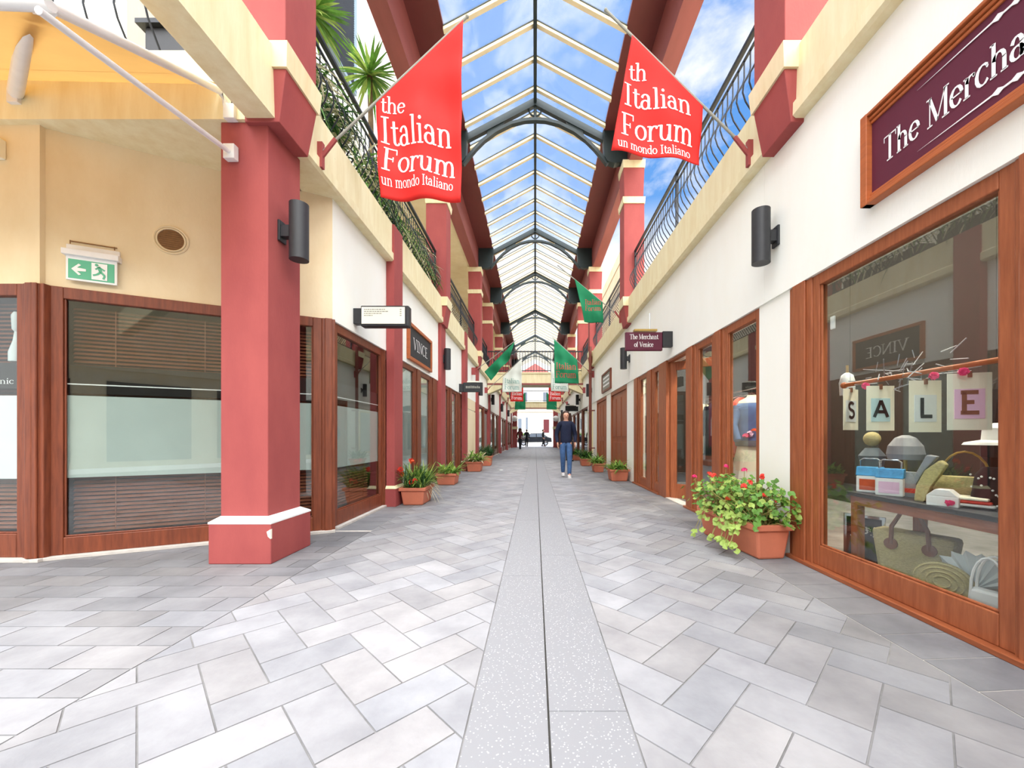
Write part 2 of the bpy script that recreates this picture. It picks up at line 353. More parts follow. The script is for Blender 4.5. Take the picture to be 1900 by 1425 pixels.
# ------------------------------------------------------------------ lettering drawn with a broad nib
def G(*a): return a
GL = {  # advance, strokes: L polyline / A arc / D dot ; s = serif
 ' ': (.28, []),
 't': (.32, [('L', .14, .60, .14, .12), ('A', .24, .12, .10, .11, 180, 330), ('L', .02, .44, .30, .44)]),
 'h': (.55, [('L', .12, .0, .12, .70), ('A', .27, .28, .15, .17, 170, 0), ('L', .42, .30, .42, 0), ('s', .12, 0, .2), ('s', .42, 0, .2), ('s', .07, .69, .12)]),
 'e': (.45, [('A', .23, .23, .18, .22, 5, 325), ('L', .06, .25, .41, .25)]),
 'I': (.36, [('L', .18, 0, .18, .68), ('s', .18, 0, .28), ('s', .18, .68, .28)]),
 'a': (.47, [('L', .33, .02, .33, .32), ('A', .20, .30, .13, .16, 0, 165), ('A', .20, .13, .14, .13, 0, 360), ('s', .38, .01, .12)]),
 'l': (.27, [('L', .14, 0, .14, .70), ('s', .14, 0, .22), ('s', .09, .69, .12)]),
 'i': (.27, [('L', .14, 0, .14, .45), ('s', .14, 0, .22), ('s', .09, .44, .12), ('D', .14, .62, .06)]),
 'n': (.55, [('L', .12, 0, .12, .45), ('A', .27, .28, .15, .17, 170, 0), ('L', .42, .30, .42, 0), ('s', .12, 0, .2), ('s', .42, 0, .2), ('s', .07, .44, .12)]),
 'F': (.57, [('L', .15, 0, .15, .68), ('L', .04, .67, .50, .67), ('L', .15, .35, .38, .35), ('v', .50, .52, .68), ('v', .38, .27, .43), ('s', .15, 0, .28)]),
 'o': (.48, [('A', .24, .23, .19, .22, 0, 360)]),
 'r': (.38, [('L', .12, 0, .12, .45), ('A', .27, .26, .15, .18, 165, 50), ('s', .12, 0, .22), ('s', .07, .44, .12), ('D', .34, .40, .045)]),
 'u': (.56, [('L', .12, .45, .12, .16), ('A', .26, .17, .14, .16, 180, 360), ('L', .42, .45, .42, 0), ('s', .07, .44, .14), ('s', .37, .44, .14), ('s', .46, 0, .12)]),
 'm': (.83, [('L', .12, 0, .12, .45), ('A', .26, .28, .14, .17, 170, 0), ('L', .40, .30, .40, 0), ('A', .54, .28, .14, .17, 170, 0), ('L', .68, .30, .68, 0), ('s', .12, 0, .2), ('s', .40, 0, .2), ('s', .68, 0, .2), ('s', .07, .44, .12)]),
 'd': (.52, [('A', .22, .23, .17, .22, 0, 360), ('L', .39, 0, .39, .70), ('s', .35, .69, .14), ('s', .43, 0, .12)]),
 'T': (.60, [('L', .30, 0, .30, .68), ('L', .03, .67, .57, .67), ('v', .03, .54, .68), ('v', .57, .54, .68), ('s', .30, 0, .28)]),
 'M': (.84, [('l', .12, 0, .12, .68), ('L', .12, .68, .40, .04), ('l', .40, .04, .68, .68), ('L', .70, .68, .70, 0), ('s', .12, 0, .2), ('s', .70, 0, .26), ('s', .09, .68, .2), ('s', .72, .68, .2)]),
 'c': (.43, [('A', .24, .23, .19, .22, 45, 320), ('D', .37, .36, .04)]),
 'f': (.33, [('L', .14, 0, .14, .52), ('A', .25, .53, .11, .16, 180, 60), ('L', .02, .44, .28, .44), ('s', .14, 0, .22)]),
 'V': (.66, [('L', .08, .68, .33, 0), ('l', .33, 0, .58, .68), ('s', .08, .68, .22), ('s', .58, .68, .2)]),
 'C': (.62, [('A', .34, .34, .28, .34, 45, 315), ('v', .54, .48, .66)]),
 'N': (.72, [('l', .12, 0, .12, .68), ('L', .12, .68, .6, .02), ('l', .6, .02, .6, .68), ('s', .12, 0, .2), ('s', .09, .68, .16), ('s', .6, .68, .2)]),
 'E': (.58, [('L', .15, 0, .15, .68), ('L', .06, .67, .50, .67), ('L', .06, .01, .52, .01), ('L', .15, .35, .40, .35)]),
 'A': (.66, [('L', .06, 0, .33, .68), ('L', .33, .68, .60, 0), ('L', .16, .22, .50, .22)]),
 'L': (.52, [('L', .13, 0, .13, .68), ('L', .08, .01, .48, .01)]),
 'S': (.5, [('A', .25, .51, .18, .16, 30, 270), ('A', .25, .17, .19, .17, 90, -150)]),
}
def text_quads(txt, size, a=.092, b=.036):
    out = []; x = 0
    def stroke(pts, aa, bb):
        n = len(pts); L = []
        for i in range(n):
            p0 = pts[max(i-1, 0)]; p1 = pts[min(i+1, n-1)]
            tx, ty = p1[0]-p0[0], p1[1]-p0[1]; l = math.hypot(tx, ty) or 1; nx, ny = -ty/l, tx/l
            h = math.hypot(aa/2*nx, bb/2*ny); L.append(((pts[i][0]+nx*h, pts[i][1]+ny*h), (pts[i][0]-nx*h, pts[i][1]-ny*h)))
        for i in range(n-1): out.append([L[i][0], L[i][1], L[i+1][1], L[i+1][0]])
    for ch in txt:
        adv, st = GL[ch]
        for k in st:
            if k[0] in 'Ll':
                x0, y0, x1, y1 = k[1:]; m = 4
                stroke([(x+x0+(x1-x0)*i/m, y0+(y1-y0)*i/m) for i in range(m+1)], a if k[0] == 'L' else b*1.2, b if k[0] == 'L' else b*1.2)
            elif k[0] == 'A':
                cx, cy, rx, ry, a0, a1 = k[1:]; m = max(6, int(abs(a1-a0)/24))
                stroke([(x+cx+rx*math.cos(math.radians(a0+(a1-a0)*i/m)), cy+ry*math.sin(math.radians(a0+(a1-a0)*i/m))) for i in range(m+1)], a, b)
            elif k[0] == 's': stroke([(x+k[1]-k[3]/2, k[2]), (x+k[1]+k[3]/2, k[2])], b, b)
            elif k[0] == 'v': stroke([(x+k[1], k[2]), (x+k[1], k[3])], b, b)
            elif k[0] == 'D': out.append([(x+k[1]+k[3]*math.cos(q*PI/3), k[2]+k[3]*math.sin(q*PI/3)) for q in range(6)])
        x += adv
    return [[(p[0]*size, p[1]*size) for p in q] for q in out], x*size
def letter(mb, txt, size, fn, width=None, mi=0, th=.003, **kw):
    """fn(x,y,off) -> 3d point; draws txt starting at x=0 on baseline y=0, squeezed to width when given"""
    qs, w = text_quads(txt, size, **kw); k = (width/w) if width else 1
    for q in qs:
        n = len(q); fr = [fn(p[0]*k, p[1], th) for p in q]
        mb.add(fr, [tuple(range(n))], mi)
    return w*k

# ------------------------------------------------------------------ floor
def clip(poly, x0, x1, y0, y1):
    for ax, lim, sg in ((0, x0, 1), (0, x1, -1), (1, y0, 1), (1, y1, -1)):
        res = []
        for i in range(len(poly)):
            p, q = poly[i], poly[(i+1) % len(poly)]
            dp, dq = (p[ax]-lim)*sg, (q[ax]-lim)*sg
            if dp >= 0: res.append(p)
            if (dp >= 0) != (dq >= 0):
                t = dp/(dp-dq); res.append((p[0]+(q[0]-p[0])*t, p[1]+(q[1]-p[1])*t))
        poly = res
        if len(poly) < 3: return []
    return poly
fl = MB()
fl.add([(-9, -8, -.004), (6.5, -8, -.004), (6.5, 41, -.004), (-9, 41, -.004), (-9, -8, -.2), (6.5, -8, -.2), (6.5, 41, -.2), (-9, 41, -.2)],
       [(0, 1, 2, 3), (7, 6, 5, 4), (0, 4, 5, 1), (1, 5, 6, 2), (2, 6, 7, 3), (3, 7, 4, 0)], 0, (1, 1, 1))
def area(p): return abs(sum(p[i][0]*p[(i+1) % len(p)][1]-p[(i+1) % len(p)][0]*p[i][1] for i in range(len(p))))/2
def paver(poly, tone):
    if len(poly) < 3 or area(poly) < .0015: return
    n = len(poly)
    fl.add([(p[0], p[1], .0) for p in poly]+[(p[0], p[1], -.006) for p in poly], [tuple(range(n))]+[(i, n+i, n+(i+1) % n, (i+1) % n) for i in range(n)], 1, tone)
def rtone(base, sp_=.14):
    k = base*(1+random.uniform(-sp_, sp_)); w = random.uniform(-.02, .02)
    return (k*(1+w), k, k*(1-w*1.2))
W = .2; c45 = math.sqrt(.5); j = .0035
for (rx0, rx1, px) in ((-1.82, -.252, 0), (.355, 1.82, .07)):
    N = 240
    for a in range(-40, 260):
        for b_ in range(-60, 240):
            k = (a-b_) % 4
            if k == 0: r = (a*W+j, (a+2)*W-j, b_*W+j, (b_+1)*W-j)
            elif k == 2: r = (a*W+j, (a+1)*W-j, (b_-1)*W+j, (b_+1)*W-j)
            else: continue
            cx, cy = (r[0]+r[1])/2, (r[2]+r[3])/2
            X, Y = (cx-cy)*c45+px, (cx+cy)*c45
            if X < rx0-.3 or X > rx1+.3 or Y < -1.2 or Y > 41: continue
            q = [((u-v)*c45+px, (u+v)*c45) for u, v in ((r[0], r[2]), (r[1], r[2]), (r[1], r[3]), (r[0], r[3]))]
            q = clip(q, rx0, rx1, -1.0, 41)
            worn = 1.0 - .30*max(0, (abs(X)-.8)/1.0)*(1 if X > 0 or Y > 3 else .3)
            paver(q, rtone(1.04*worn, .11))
y = -4.0
while y < 41:      # border courses along the shopfronts
    d = random.uniform(-.004, .004)
    paver([(1.828, y+j), (2.30, y+j+.03), (2.30, y+.235-j+.03), (1.828, y+.235-j)], rtone(.62, .13))
    if y > 4.4: paver([(-2.32, y+j), (-1.828, y+j), (-1.828, y+.235-j), (-2.32, y+.235-j)], rtone(.66, .13))
    y += .235
row = 0; y = -4.0
while y < 4.3:     # running bond in the open court on the left
    x = -8.0-(row % 2)*.2
    while x < -1.83:
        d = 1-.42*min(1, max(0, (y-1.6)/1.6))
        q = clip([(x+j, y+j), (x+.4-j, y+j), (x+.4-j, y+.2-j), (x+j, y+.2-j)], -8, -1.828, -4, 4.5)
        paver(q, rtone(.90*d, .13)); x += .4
    y += .2; row += 1
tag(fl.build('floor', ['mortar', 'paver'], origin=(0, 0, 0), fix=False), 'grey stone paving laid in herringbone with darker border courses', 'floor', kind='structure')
bj = MB(); bj.box(1.825, 2.31, -4, 41, -.02, -.003); bj.box(-2.33, -1.825, 4.41, 41, -.02, -.003)
st0 = tag(bj.build('trim_8', 'concrete'), 'pale mortar bed of the border courses', 'paving', kind='structure')
gs = MB(); yy = -1.0; i = 0
for (a, b_) in ((-.245, .046), (.054, .348)):
    yy = -1.0+.52*(a > 0)
    while yy < 41: gs.box(a, b_, yy+.002, min(yy+2.0, 41)-.002, -.01, .002); yy += 2.0
gs.box(.046, .054, -1, 41, -.01, -.003, 1)
tag(gs.build('trim_1', ['granite', 'slot'], origin=(.05, 0, 0)), 'flecked granite strip with a narrow drain slot down the middle of the paving', 'drain strip', kind='structure')

# ------------------------------------------------------------------ walls and cornices
def st(mb, name, mats, label, cat, **k): return tag(mb.build(name, mats, **k), label, cat, kind='structure')
ZL, ZC0, ZC1 = 2.34, 3.68, 4.25
PTS = [3.5, 9.42, 15.2, 19.2, 25.0, 31.0, 37.0]
w = MB()
jy = [-6, 3.86, 9.4, 15.2, 20, 25, 31, 37, 41]
for a, b_ in zip(jy, jy[1:]): w.box(2.22, 2.50, a+.003, b_-.003, ZL, ZC0)
w.box(2.225, 2.5, -6, 41, ZL+.01, ZC0)
for a, b_ in ((3.5, 3.98), (9.04, 9.72), (11.8, 12.5), (14.55, 17.0)): w.box(2.24, 2.5, a, b_, 0, ZL)
st(w, 'wall_right', 'white_wall', 'cream white upper shop wall on the right with cream piers', 'wall')
def cornice(mb, sgn, y0, y1):
    P = [(2.15, ZC1), (2.15, 3.83), (2.125, 3.80), (2.125, 3.70), (2.15, 3.68), (2.52, 3.68), (2.52, ZC1)]
    mb.prism([(sgn*x, y0, z) for x, z in P], (0, y1-y0, 0))
c = MB(); cornice(c, 1, -6, 41)
st(c, 'trim_2', 'cornice', 'pale yellow cornice band along the right wall top', 'cornice')
c = MB(); c.box(2.5, 6.2, -6, 41, 3.72, 4.2)
st(c, 'ceiling_right', 'cream', 'slab over the shops on the right', 'ceiling')
# left
A = Vector((-4.18, 3.40, 0)); B = Vector((-2.24, 4.40, 0)); FD = frame(A, B-A, (1.0, -1.94, 0)); LD = (B-A).length
w = MB()
jy = [4.40, 6.1, 9.4, 12.2, 15.2, 20, 25, 31, 37, 41]
for a, b_ in zip(jy, jy[1:]): w.box(-2.5, -2.24, a+.002, b_-.002, ZL, ZC0)
w.box(-2.5, -2.243, 4.42, 41, ZL+.01, ZC0)
w.box(-2.5, -2.26, 12.75, 14.75, 0, ZL)
st(w, 'wall_left', 'white_wall', 'white upper shop wall on the left side of the arcade', 'wall')
w = MB(FD); w.box(0, LD, -.3, 0, ZL, ZC0)
st(w, 'wall_diagonal', 'cream', 'cream wall set diagonally above the angled shop window', 'wall')
w = MB(); w.box(-8.5, -4.18, 3.36, 3.62, ZL, ZC0); w.box(-8.5, -7.0, 3.36, 3.62, 0, ZL)
st(w, 'wall_front', 'cream', 'cream wall over the window at the far left edge', 'wall')
c = MB(); cornice(c, -1, 3.3, 41)
c.prism([(-8.5, 3.30, ZC0), (-2.5, 3.30, ZC0), (-2.5, 41, ZC0), (-8.5, 41, ZC0)], (0, 0, ZC1-ZC0))
st(c, 'trim_3', 'cornice', 'pale yellow cornice and balcony slab edge on the left', 'cornice')
c = MB(); c.box(-2.385, -2.15, -6, 3.3, ZC0, ZC1)
st(c, 'trim_4', 'cornice', 'cream beam running forward from the top of the big red column', 'beam')
# inner shop walls
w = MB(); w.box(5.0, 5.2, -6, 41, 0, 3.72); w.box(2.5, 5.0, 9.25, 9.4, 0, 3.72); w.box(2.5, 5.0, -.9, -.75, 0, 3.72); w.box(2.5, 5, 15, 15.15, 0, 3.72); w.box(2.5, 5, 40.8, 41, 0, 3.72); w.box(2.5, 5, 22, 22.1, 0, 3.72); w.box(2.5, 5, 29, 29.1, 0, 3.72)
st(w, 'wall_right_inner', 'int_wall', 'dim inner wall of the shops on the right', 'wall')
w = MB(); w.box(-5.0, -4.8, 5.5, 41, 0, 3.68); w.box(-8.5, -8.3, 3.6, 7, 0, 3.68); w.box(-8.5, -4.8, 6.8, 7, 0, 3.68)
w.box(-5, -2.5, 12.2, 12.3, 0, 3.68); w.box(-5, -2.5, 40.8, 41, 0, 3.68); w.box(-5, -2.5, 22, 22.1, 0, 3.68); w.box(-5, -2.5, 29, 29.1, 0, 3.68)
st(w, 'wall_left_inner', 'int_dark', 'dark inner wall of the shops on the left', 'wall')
# upper storeys
w = MB(); w.box(-4.3, -4.0, 3.9, 41, ZC1, 11.5); w.box(-12, -4.3, 6.5, 6.8, ZC1, 11.5)
st(w, 'wall_left_upper', 'white_wall', 'sunlit cream upper wall behind the left balcony', 'wall')
w = MB(); w.box(4.0, 4.3, 17, 41, ZC1, 9.8); w.box(3.97, 4.0, 17, 41, 9.2, 9.35)
st(w, 'wall_right_upper', 'cream', 'cream upper wall beyond the right balcony', 'wall')
c = MB(); c.box(-4.0, -2.44, 9.7, 41, 7.45, 7.6)
st(c, 'ceiling_left', 'cream', 'cream soffit over the left balcony', 'ceiling')

w = MB(); w.box(-14, 8, -11, -10.6, 0, 7.5); w.box(-14, 8, -10.6, -10.5, 3.3, 3.9)
st(w, 'wall_back', 'cream', 'cream wall of the court behind the viewer', 'wall')
for i_, x_ in enumerate((-11, -8, -5, -2, 1, 4)):
    w = MB(); w.box(x_, x_+2.2, -10.6, -10.55, .2, 2.9); o = w.build('window_%d' % (60+i_), 'int_dark'); tag(o, None, None, kind='structure')
# ------------------------------------------------------------------ roof
EX, EZ, RZ = 1.6, 8.2, 9.06
for sg, nm, lb in ((1, 'trim_5', 'right'), (-1, 'trim_6', 'left')):
    b_ = MB(); b_.prism([(sg*x, -4, z) for x, z in ((2.16, 7.41), (2.46, 7.41), (2.46, 8.2), (2.16, 8.2))], (0, 45, 0))
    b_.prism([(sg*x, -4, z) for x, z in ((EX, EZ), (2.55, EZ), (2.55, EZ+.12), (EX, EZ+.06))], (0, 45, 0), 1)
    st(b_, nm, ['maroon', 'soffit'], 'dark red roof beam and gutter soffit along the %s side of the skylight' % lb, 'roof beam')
rf = thing('ceiling', (0, 20, EZ), 'pitched glass skylight over the arcade with cream glazing bars', 'skylight', kind='structure')
gl = MB()
for sg in (1, -1):
    gl.prism([(0, 0, RZ), (sg*EX, 0, EZ), (sg*EX, 0, EZ+.006), (0, 0, RZ+.006)], (0, 41, 0))
gl.build('glazing', 'roofglass', rf)
sl = (RZ-EZ)/EX
k = 0; y = 9.06-.715*12
while y < 41:
    g = MB(); wv = .085
    for sg in (1, -1):
        g.prism([(0, y, RZ-.02), (sg*EX, y, EZ-.02), (sg*EX, y, EZ-.085), (0, y, RZ-.085)], (0, wv, 0))
        g.prism([(0, y-.012, RZ-.004), (sg*EX, y-.012, EZ-.004), (sg*EX, y-.012, EZ-.022), (0, y-.012, RZ-.022)], (0, wv+.024, 0), 1)
    g.build('glazing_bar', ['bar', 'steel'], rf); y += .715
g = MB(); g.box(-.035, .035, 0, 41, RZ-.17, RZ-.02); g.build('ridge_bar', 'steel', rf)

def make_truss(y):
    t = thing('roof_truss', (0, y, 7.45), '', 'roof truss', 'arched roof trusses')
    top = MB(); D = .11
    for sg in (1, -1):
        top.prism([(0, y-D/2, RZ-.05), (sg*(EX+.04), y-D/2, EZ-.06), (sg*(EX+.04), y-D/2, EZ-.23), (0, y-D/2, RZ-.23)], (0, D, 0))
    top.build('top_chord', 'steel', t)
    P = [(1.70, 7.46), (1.57, 7.63), (1.40, 7.83), (1.21, 8.02), (.93, 8.23), (.57, 8.41), (.25, 8.49), (0, 8.505)]
    P = P+[(-x, z) for x, z in P[::-1][1:]]
    ar = MB(); n = len(P); off = []
    for i, (x, z) in enumerate(P):
        a, b2 = P[max(i-1, 0)], P[min(i+1, n-1)]; tx, tz = b2[0]-a[0], b2[1]-a[1]; l = math.hypot(tx, tz); off.append((x+tz/l*.035, z-tx/l*.035, x-tz/l*.035, z+tx/l*.035))
    for i in range(n-1):
        o1, o2 = off[i], off[i+1]
        ar.prism([(o1[0], y-D/2, o1[1]), (o1[2], y-D/2, o1[3]), (o2[2], y-D/2, o2[3]), (o2[0], y-D/2, o2[1])], (0, D, 0))
    ar.build('arch_chord', 'steel', t)
    r = MB(); r.tube([(math.cos(a*PI/12)*.145, y, 8.745+math.sin(a*PI/12)*.145) for a in range(25)], .022, 6)
    r.box(-.02, .02, y-.02, y+.02, 8.5, 8.95); r.build('ring', 'steel', t, True)
    for sg in (1, -1):
        wv = MB()
        wv.prism([(sg*.72, y-.03, RZ-.23-.72*sl+.02), (sg*1.12, y-.03, RZ-.23-1.12*sl+.02), (sg*1.16, y-.03, 8.06), (sg*.80, y-.03, 8.31)], (0, .06, 0))
        wv.build('web_plate', 'steel', t)
        br = MB()
        br.prism([(sg*1.58, y-.09, EZ-.0), (sg*2.15, y-.09, EZ), (sg*2.15, y-.09, 7.50), (sg*1.86, y-.09, 7.44), (sg*1.68, y-.09, 7.50), (sg*1.62, y-.09, 7.62)], (0, .18, 0))
        br.build('foot_bracket', 'steel', t)
    return t
TL = ['first green steel truss from the viewer, nearest under the clouds', 'second green steel truss, behind the nearest arch', 'third green steel truss from the viewer', 'fourth green steel truss from the viewer', 'fifth green steel truss from the viewer', 'sixth and farthest green steel truss from the viewer']
t0 = make_truss(9.39); t0['label'] = TL[0]
for y, lb in zip((15.2, 19.2, 25.0, 31.1, 37.0), TL[1:]): dup(t0, (0, y, 7.45), lb)

# ------------------------------------------------------------------ pillars
def make_pillar(sgn, yc, label, lower=False):
    p = thing('arcade_pillar', (sgn*2.28, yc, 0 if lower else ZC0), label, 'pillar', 'red arcade pillars on the %s' % ('right' if sgn > 0 else 'left'))
    y0, y1 = yc-.23, yc+.23
    def R(a, b_, c_, d_): return (min(sgn*a, sgn*b_), max(sgn*a, sgn*b_), c_, d_)
    m = MB(); m.frus(R(2.05, 2.52, y0, y1), R(2.05, 2.52, y0, y1), ZC1, 6.43); m.frus(R(2.06, 2.5, y0+.01, y1-.01), R(2.04, 2.52, y0-.01, y1+.01), 6.57, 7.25)
    m.build('shaft', 'red', p, bevel=.006)
    m = MB(); m.frus(R(2.115, 2.4, y0+.02, y1-.02), R(2.045, 2.4, y0, y1), ZC0-.03, 4.07); m.build('corbel', 'red', p, bevel=.006)
    for z0, z1 in ((4.07, ZC1+.02), (6.43, 6.57), (7.25, 7.42)):
        m = MB(); m.frus(R(2.03, 2.53, y0-.02, y1+.02), R(2.015, 2.54, y0-.035, y1+.035), z0, z1); m.build('band', 'cornice', p)
    if lower:
        m = MB(); m.frus(R(2.17, 2.5, y0, y1), R(2.17, 2.5, y0, y1), 0, ZC0-.03); m.build('engaged_shaft', 'red', p, bevel=.006)
        m = MB(); m.frus(R(2.12, 2.5, y0-.05, y1+.05), R(2.12, 2.5, y0-.05, y1+.05), 0, .34); m.build('base', 'red', p, bevel=.006)
    return p
ordn = ['first', 'second', 'third', 'fourth', 'fifth', 'sixth', 'seventh']
ro = make_pillar(1, PTS[0], 'red pillar on the right balcony edge beside the nearest black wall lamp')
rl = ['red pillar standing on the right cornice between the maroon hanging sign and the green flag'] + ['red pillar on the right balcony edge, %s back from the viewer' % o for o in ordn[2:]]
for y, lb in zip(PTS[1:], rl): dup(ro, (2.28, y, ZC0), lb)
lo = make_pillar(-1, PTS[1], 'full-height red pillar on the left with a wall lamp, past the framed slate sign', True)
ll = ['red pillar on the left side, %s back from the viewer' % o for o in ordn[2:]]
for y, lb in zip(PTS[2:], ll): dup(lo, (-2.28, y, 0), lb)
# near left pillar: upper half plus the big free-standing column below
up = make_pillar(-1, PTS[0], 'large red column standing free in front of the angled shop window')
up.name = 'free_standing_column'; up['group'] = ''; del up['group']
m = MB(); m.box(-2.63, -2.235, 3.33, 3.79, .36, ZC0); m.build('column_shaft', 'red', up, bevel=.008)
m = MB(); m.box(-2.685, -2.17, 3.27, 3.85, 0, .33); b0 = m.build('column_base', 'red', up, bevel=.008)
m = MB(); m.frus((-2.687, -2.168, 3.268, 3.852), (-2.687, -2.168, 3.268, 3.852), .33, .345); m.frus((-2.685, -2.17, 3.27, 3.85), (-2.63, -2.235, 3.33, 3.79), .345, .385); m.build('base_cap', 'white', up)
m = MB(); m.prism([(-2.20, 3.262, .27), (-2.168, 3.262, .29), (-2.168, 3.262, .21), (-2.19, 3.262, .23)], (0, .02, 0)); m.build('chipped_paint', 'ivory', up)
# flat pilasters
for y0, lb in ((5.98, 'slim flat red pilaster between the angled-corner window and the framed slate sign'), (12.1, 'slim flat red pilaster on the left beside the small black hanging sign')):
    p = thing('pilaster', (-2.2, y0+.19, 0), lb, 'pilaster', 'flat red pilasters on the left')
    m = MB(); m.box(-2.238, -2.115, y0, y0+.38, .3, ZC1-.01); m.build('shaft', 'red', p, bevel=.005)
    m = MB(); m.box(-2.238, -2.08, y0-.04, y0+.42, 0, .27); m.build('base', 'red', p, bevel=.005)
    m = MB(); m.frus((-2.238, -2.075, y0-.045, y0+.425), (-2.238, -2.115, y0, y0+.38), .27, .31); m.build('base_cap', 'cornice', p)

# ------------------------------------------------------------------ shopfront joinery
FR = frame((2.27, 0, 0), (0, 1, 0), (-1, 0, 0)); FL = frame((-2.29, 0, 0), (0, 1, 0), (1, 0, 0)); FB = frame((0, 3.38, 0), (1, 0, 0), (0, -1, 0))
NW = [0]; ND = [0]
def window(F, s0, s1, label, wood='wood', st_=.07, rb=.16, rt=.09, z0=.03, z1=ZL, posts=(), mull=(), door=False, glass='glass'):
    if door: ND[0] += 1; nm = 'door_%d' % ND[0]
    else: NW[0] += 1; nm = 'window_%d' % NW[0]
    loc = F @ Vector(((s0+s1)/2, 0, 0)); r = thing(nm, loc, label, 'door' if door else 'shop window', kind='structure')
    f = MB(F); d0, d1 = -.045, .025
    f.box(s0, s0+st_, d0, d1, z0, z1); f.box(s1-st_, s1, d0, d1, z0, z1)
    f.box(s0+st_, s1-st_, d0, d1, z1-rt, z1); f.box(s0+st_, s1-st_, d0, d1, z0, z0+rb)
    for a, b_ in mull: f.box(a, b_, d0, d1+.01, z0, z1)
    # thin beads round the glass
    for a in (s0+st_, s1-st_-.015): f.box(a, a+.015, d1-.03, d1-.012, z0+rb, z1-rt)
    f.box(s0+st_, s1-st_, d1-.03, d1-.012, z0+rb, z0+rb+.015)
    f.build('frame', wood, r, bevel=.006)
    g = MB(F); g.box(s0+st_-.01, s1-st_+.01, -.012, -.006, z0+rb-.01, z1-rt+.01); g.build('glass', glass, r)
    for a, b_ in posts:
        p = MB(F); wd = b_-a
        p.box(a, b_, -.06, .035, 0.0, z1); p.box(a+wd*.22, b_-wd*.22, .035, .055, 0, z1); p.build('post', wood, r, bevel=.008)
    s = MB(F); a = min([s0]+[q[0] for q in posts]); b_ = max([s1]+[q[1] for q in posts])
    s.box(a, b_, -.1, .075, 0, .03); s.build('sill', 'wood_h' if wood == 'wood' else 'concrete', r, bevel=.004)
    return r
def blind(r, F, s0, s1, z0, z1, d=-.09):
    m = MB(F); z = z0
    while z < z1:
        m.prism([(s0, d, z), (s0, d-.028, z+.022), (s0, d-.030, z+.020), (s0, d-.002, z-.002)], (s1-s0, 0, 0)); z += .036
    for s in (s0+.15*(s1-s0), s0+.5*(s1-s0), s0+.85*(s1-s0)): m.box(s-.003, s+.003, d+.003, d+.006, z0, z1)
    m.build('venetian_blind', 'blind', r)
def film(r, F, s0, s1, z0, z1, mt, nm='frosted_film', d=-.016):
    m = MB(F); m.box(s0, s1, d-.002, d, z0, z1); return m.build(nm, mt, r)
# right side
w1 = window(FR, 1.86, 3.22, 'large display window of the gift shop with hanging letter cards, under the burgundy sign', posts=((3.22, 3.5), (1.72, 1.86)))
window(FR, .2, 1.72, 'shop window nearest the viewer at the right edge', posts=((.05, .2),))
window(FR, 3.98, 4.72, 'tall window with the blue-topped mannequin, behind the geranium trough', posts=((4.72, 5.0),), rb=.14)
window(FR, 5.0, 5.56, 'narrow window with red garments beside the open shop door', posts=((5.56, 5.92),), rb=.14)
# open door leaf
ND[0] += 1
dr = thing('door_1', (2.3, 6.74, 0), 'glazed timber shop door standing ajar between its posts', 'door', kind='structure')
DF = frame((2.30, 6.74, 0), (.72, -.69, 0), (-.69, -.72, 0)); m = MB(DF)
m.box(0, .1, -.02, .025, .02, 2.3); m.box(.72, .82, -.02, .025, .02, 2.3); m.box(.1, .72, -.02, .025, 2.16, 2.3); m.box(.1, .72, -.02, .025, .02, .26); m.build('frame', 'wood', dr, bevel=.005)
m = MB(DF); m.box(.1, .72, 0, .006, .26, 2.16); m.build('glass', 'glass', dr)
m = MB(DF); m.tube([(.77, .03, .95), (.77, .08, .95), (.77, .08, 1.25), (.77, .03, 1.25)], .012, 8); m.build('door_handle', 'chrome', dr, True)
m = MB(FR); m.box(6.76, 7.17, -.06, .05, 0, ZL); m.box(5.92, 6.76, -.06, .02, 2.3, ZL); m.build('post', 'wood', dr, bevel=.006)
m = MB(FR); m.box(5.92, 6.76, -.1, .06, 0, .02); m.build('threshold', 'concrete', dr)
window(FR, 7.17, 7.56, 'narrow window just beyond the open shop door', posts=((7.56, 7.98),), rb=.16)
window(FR, 7.98, 8.60, 'last narrow window of the gift shop, beside the cream pier', posts=((8.60, 9.04),), rb=.16)
def pdoor(F, s0, s1, label, wood='wood'):
    ND[0] += 1; r = thing('door_%d' % ND[0], F @ Vector(((s0+s1)/2, 0, 0)), label, 'door', kind='structure')
    m = MB(F); m.box(s0, s0+.09, -.06, .03, 0, ZL); m.box(s1-.09, s1, -.06, .03, 0, ZL); m.box(s0+.09, s1-.09, -.06, .03, 2.24, ZL); m.build('frame', wood, r, bevel=.005)
    n = max(2, round((s1-s0-.18)/.55)); ww = (s1-s0-.18)/n
    for i in range(n):
        a = s0+.09+i*ww; m = MB(F); m.box(a+.004, a+ww-.004, -.05, -.01, .02, 2.24)
        for z0, z1 in ((.15, .9), (1.05, 2.1)): m.box(a+.09, a+ww-.09, -.01, .005, z0, z1)
        m.build('leaf', wood, r, bevel=.006)
    return r
pdoor(FR, 9.72, 11.8, 'brown panelled timber doors on the right between two cream piers, under the small plaque')
pdoor(FR, 12.5, 14.5, 'brown panelled timber doors on the right next to the downpipe')
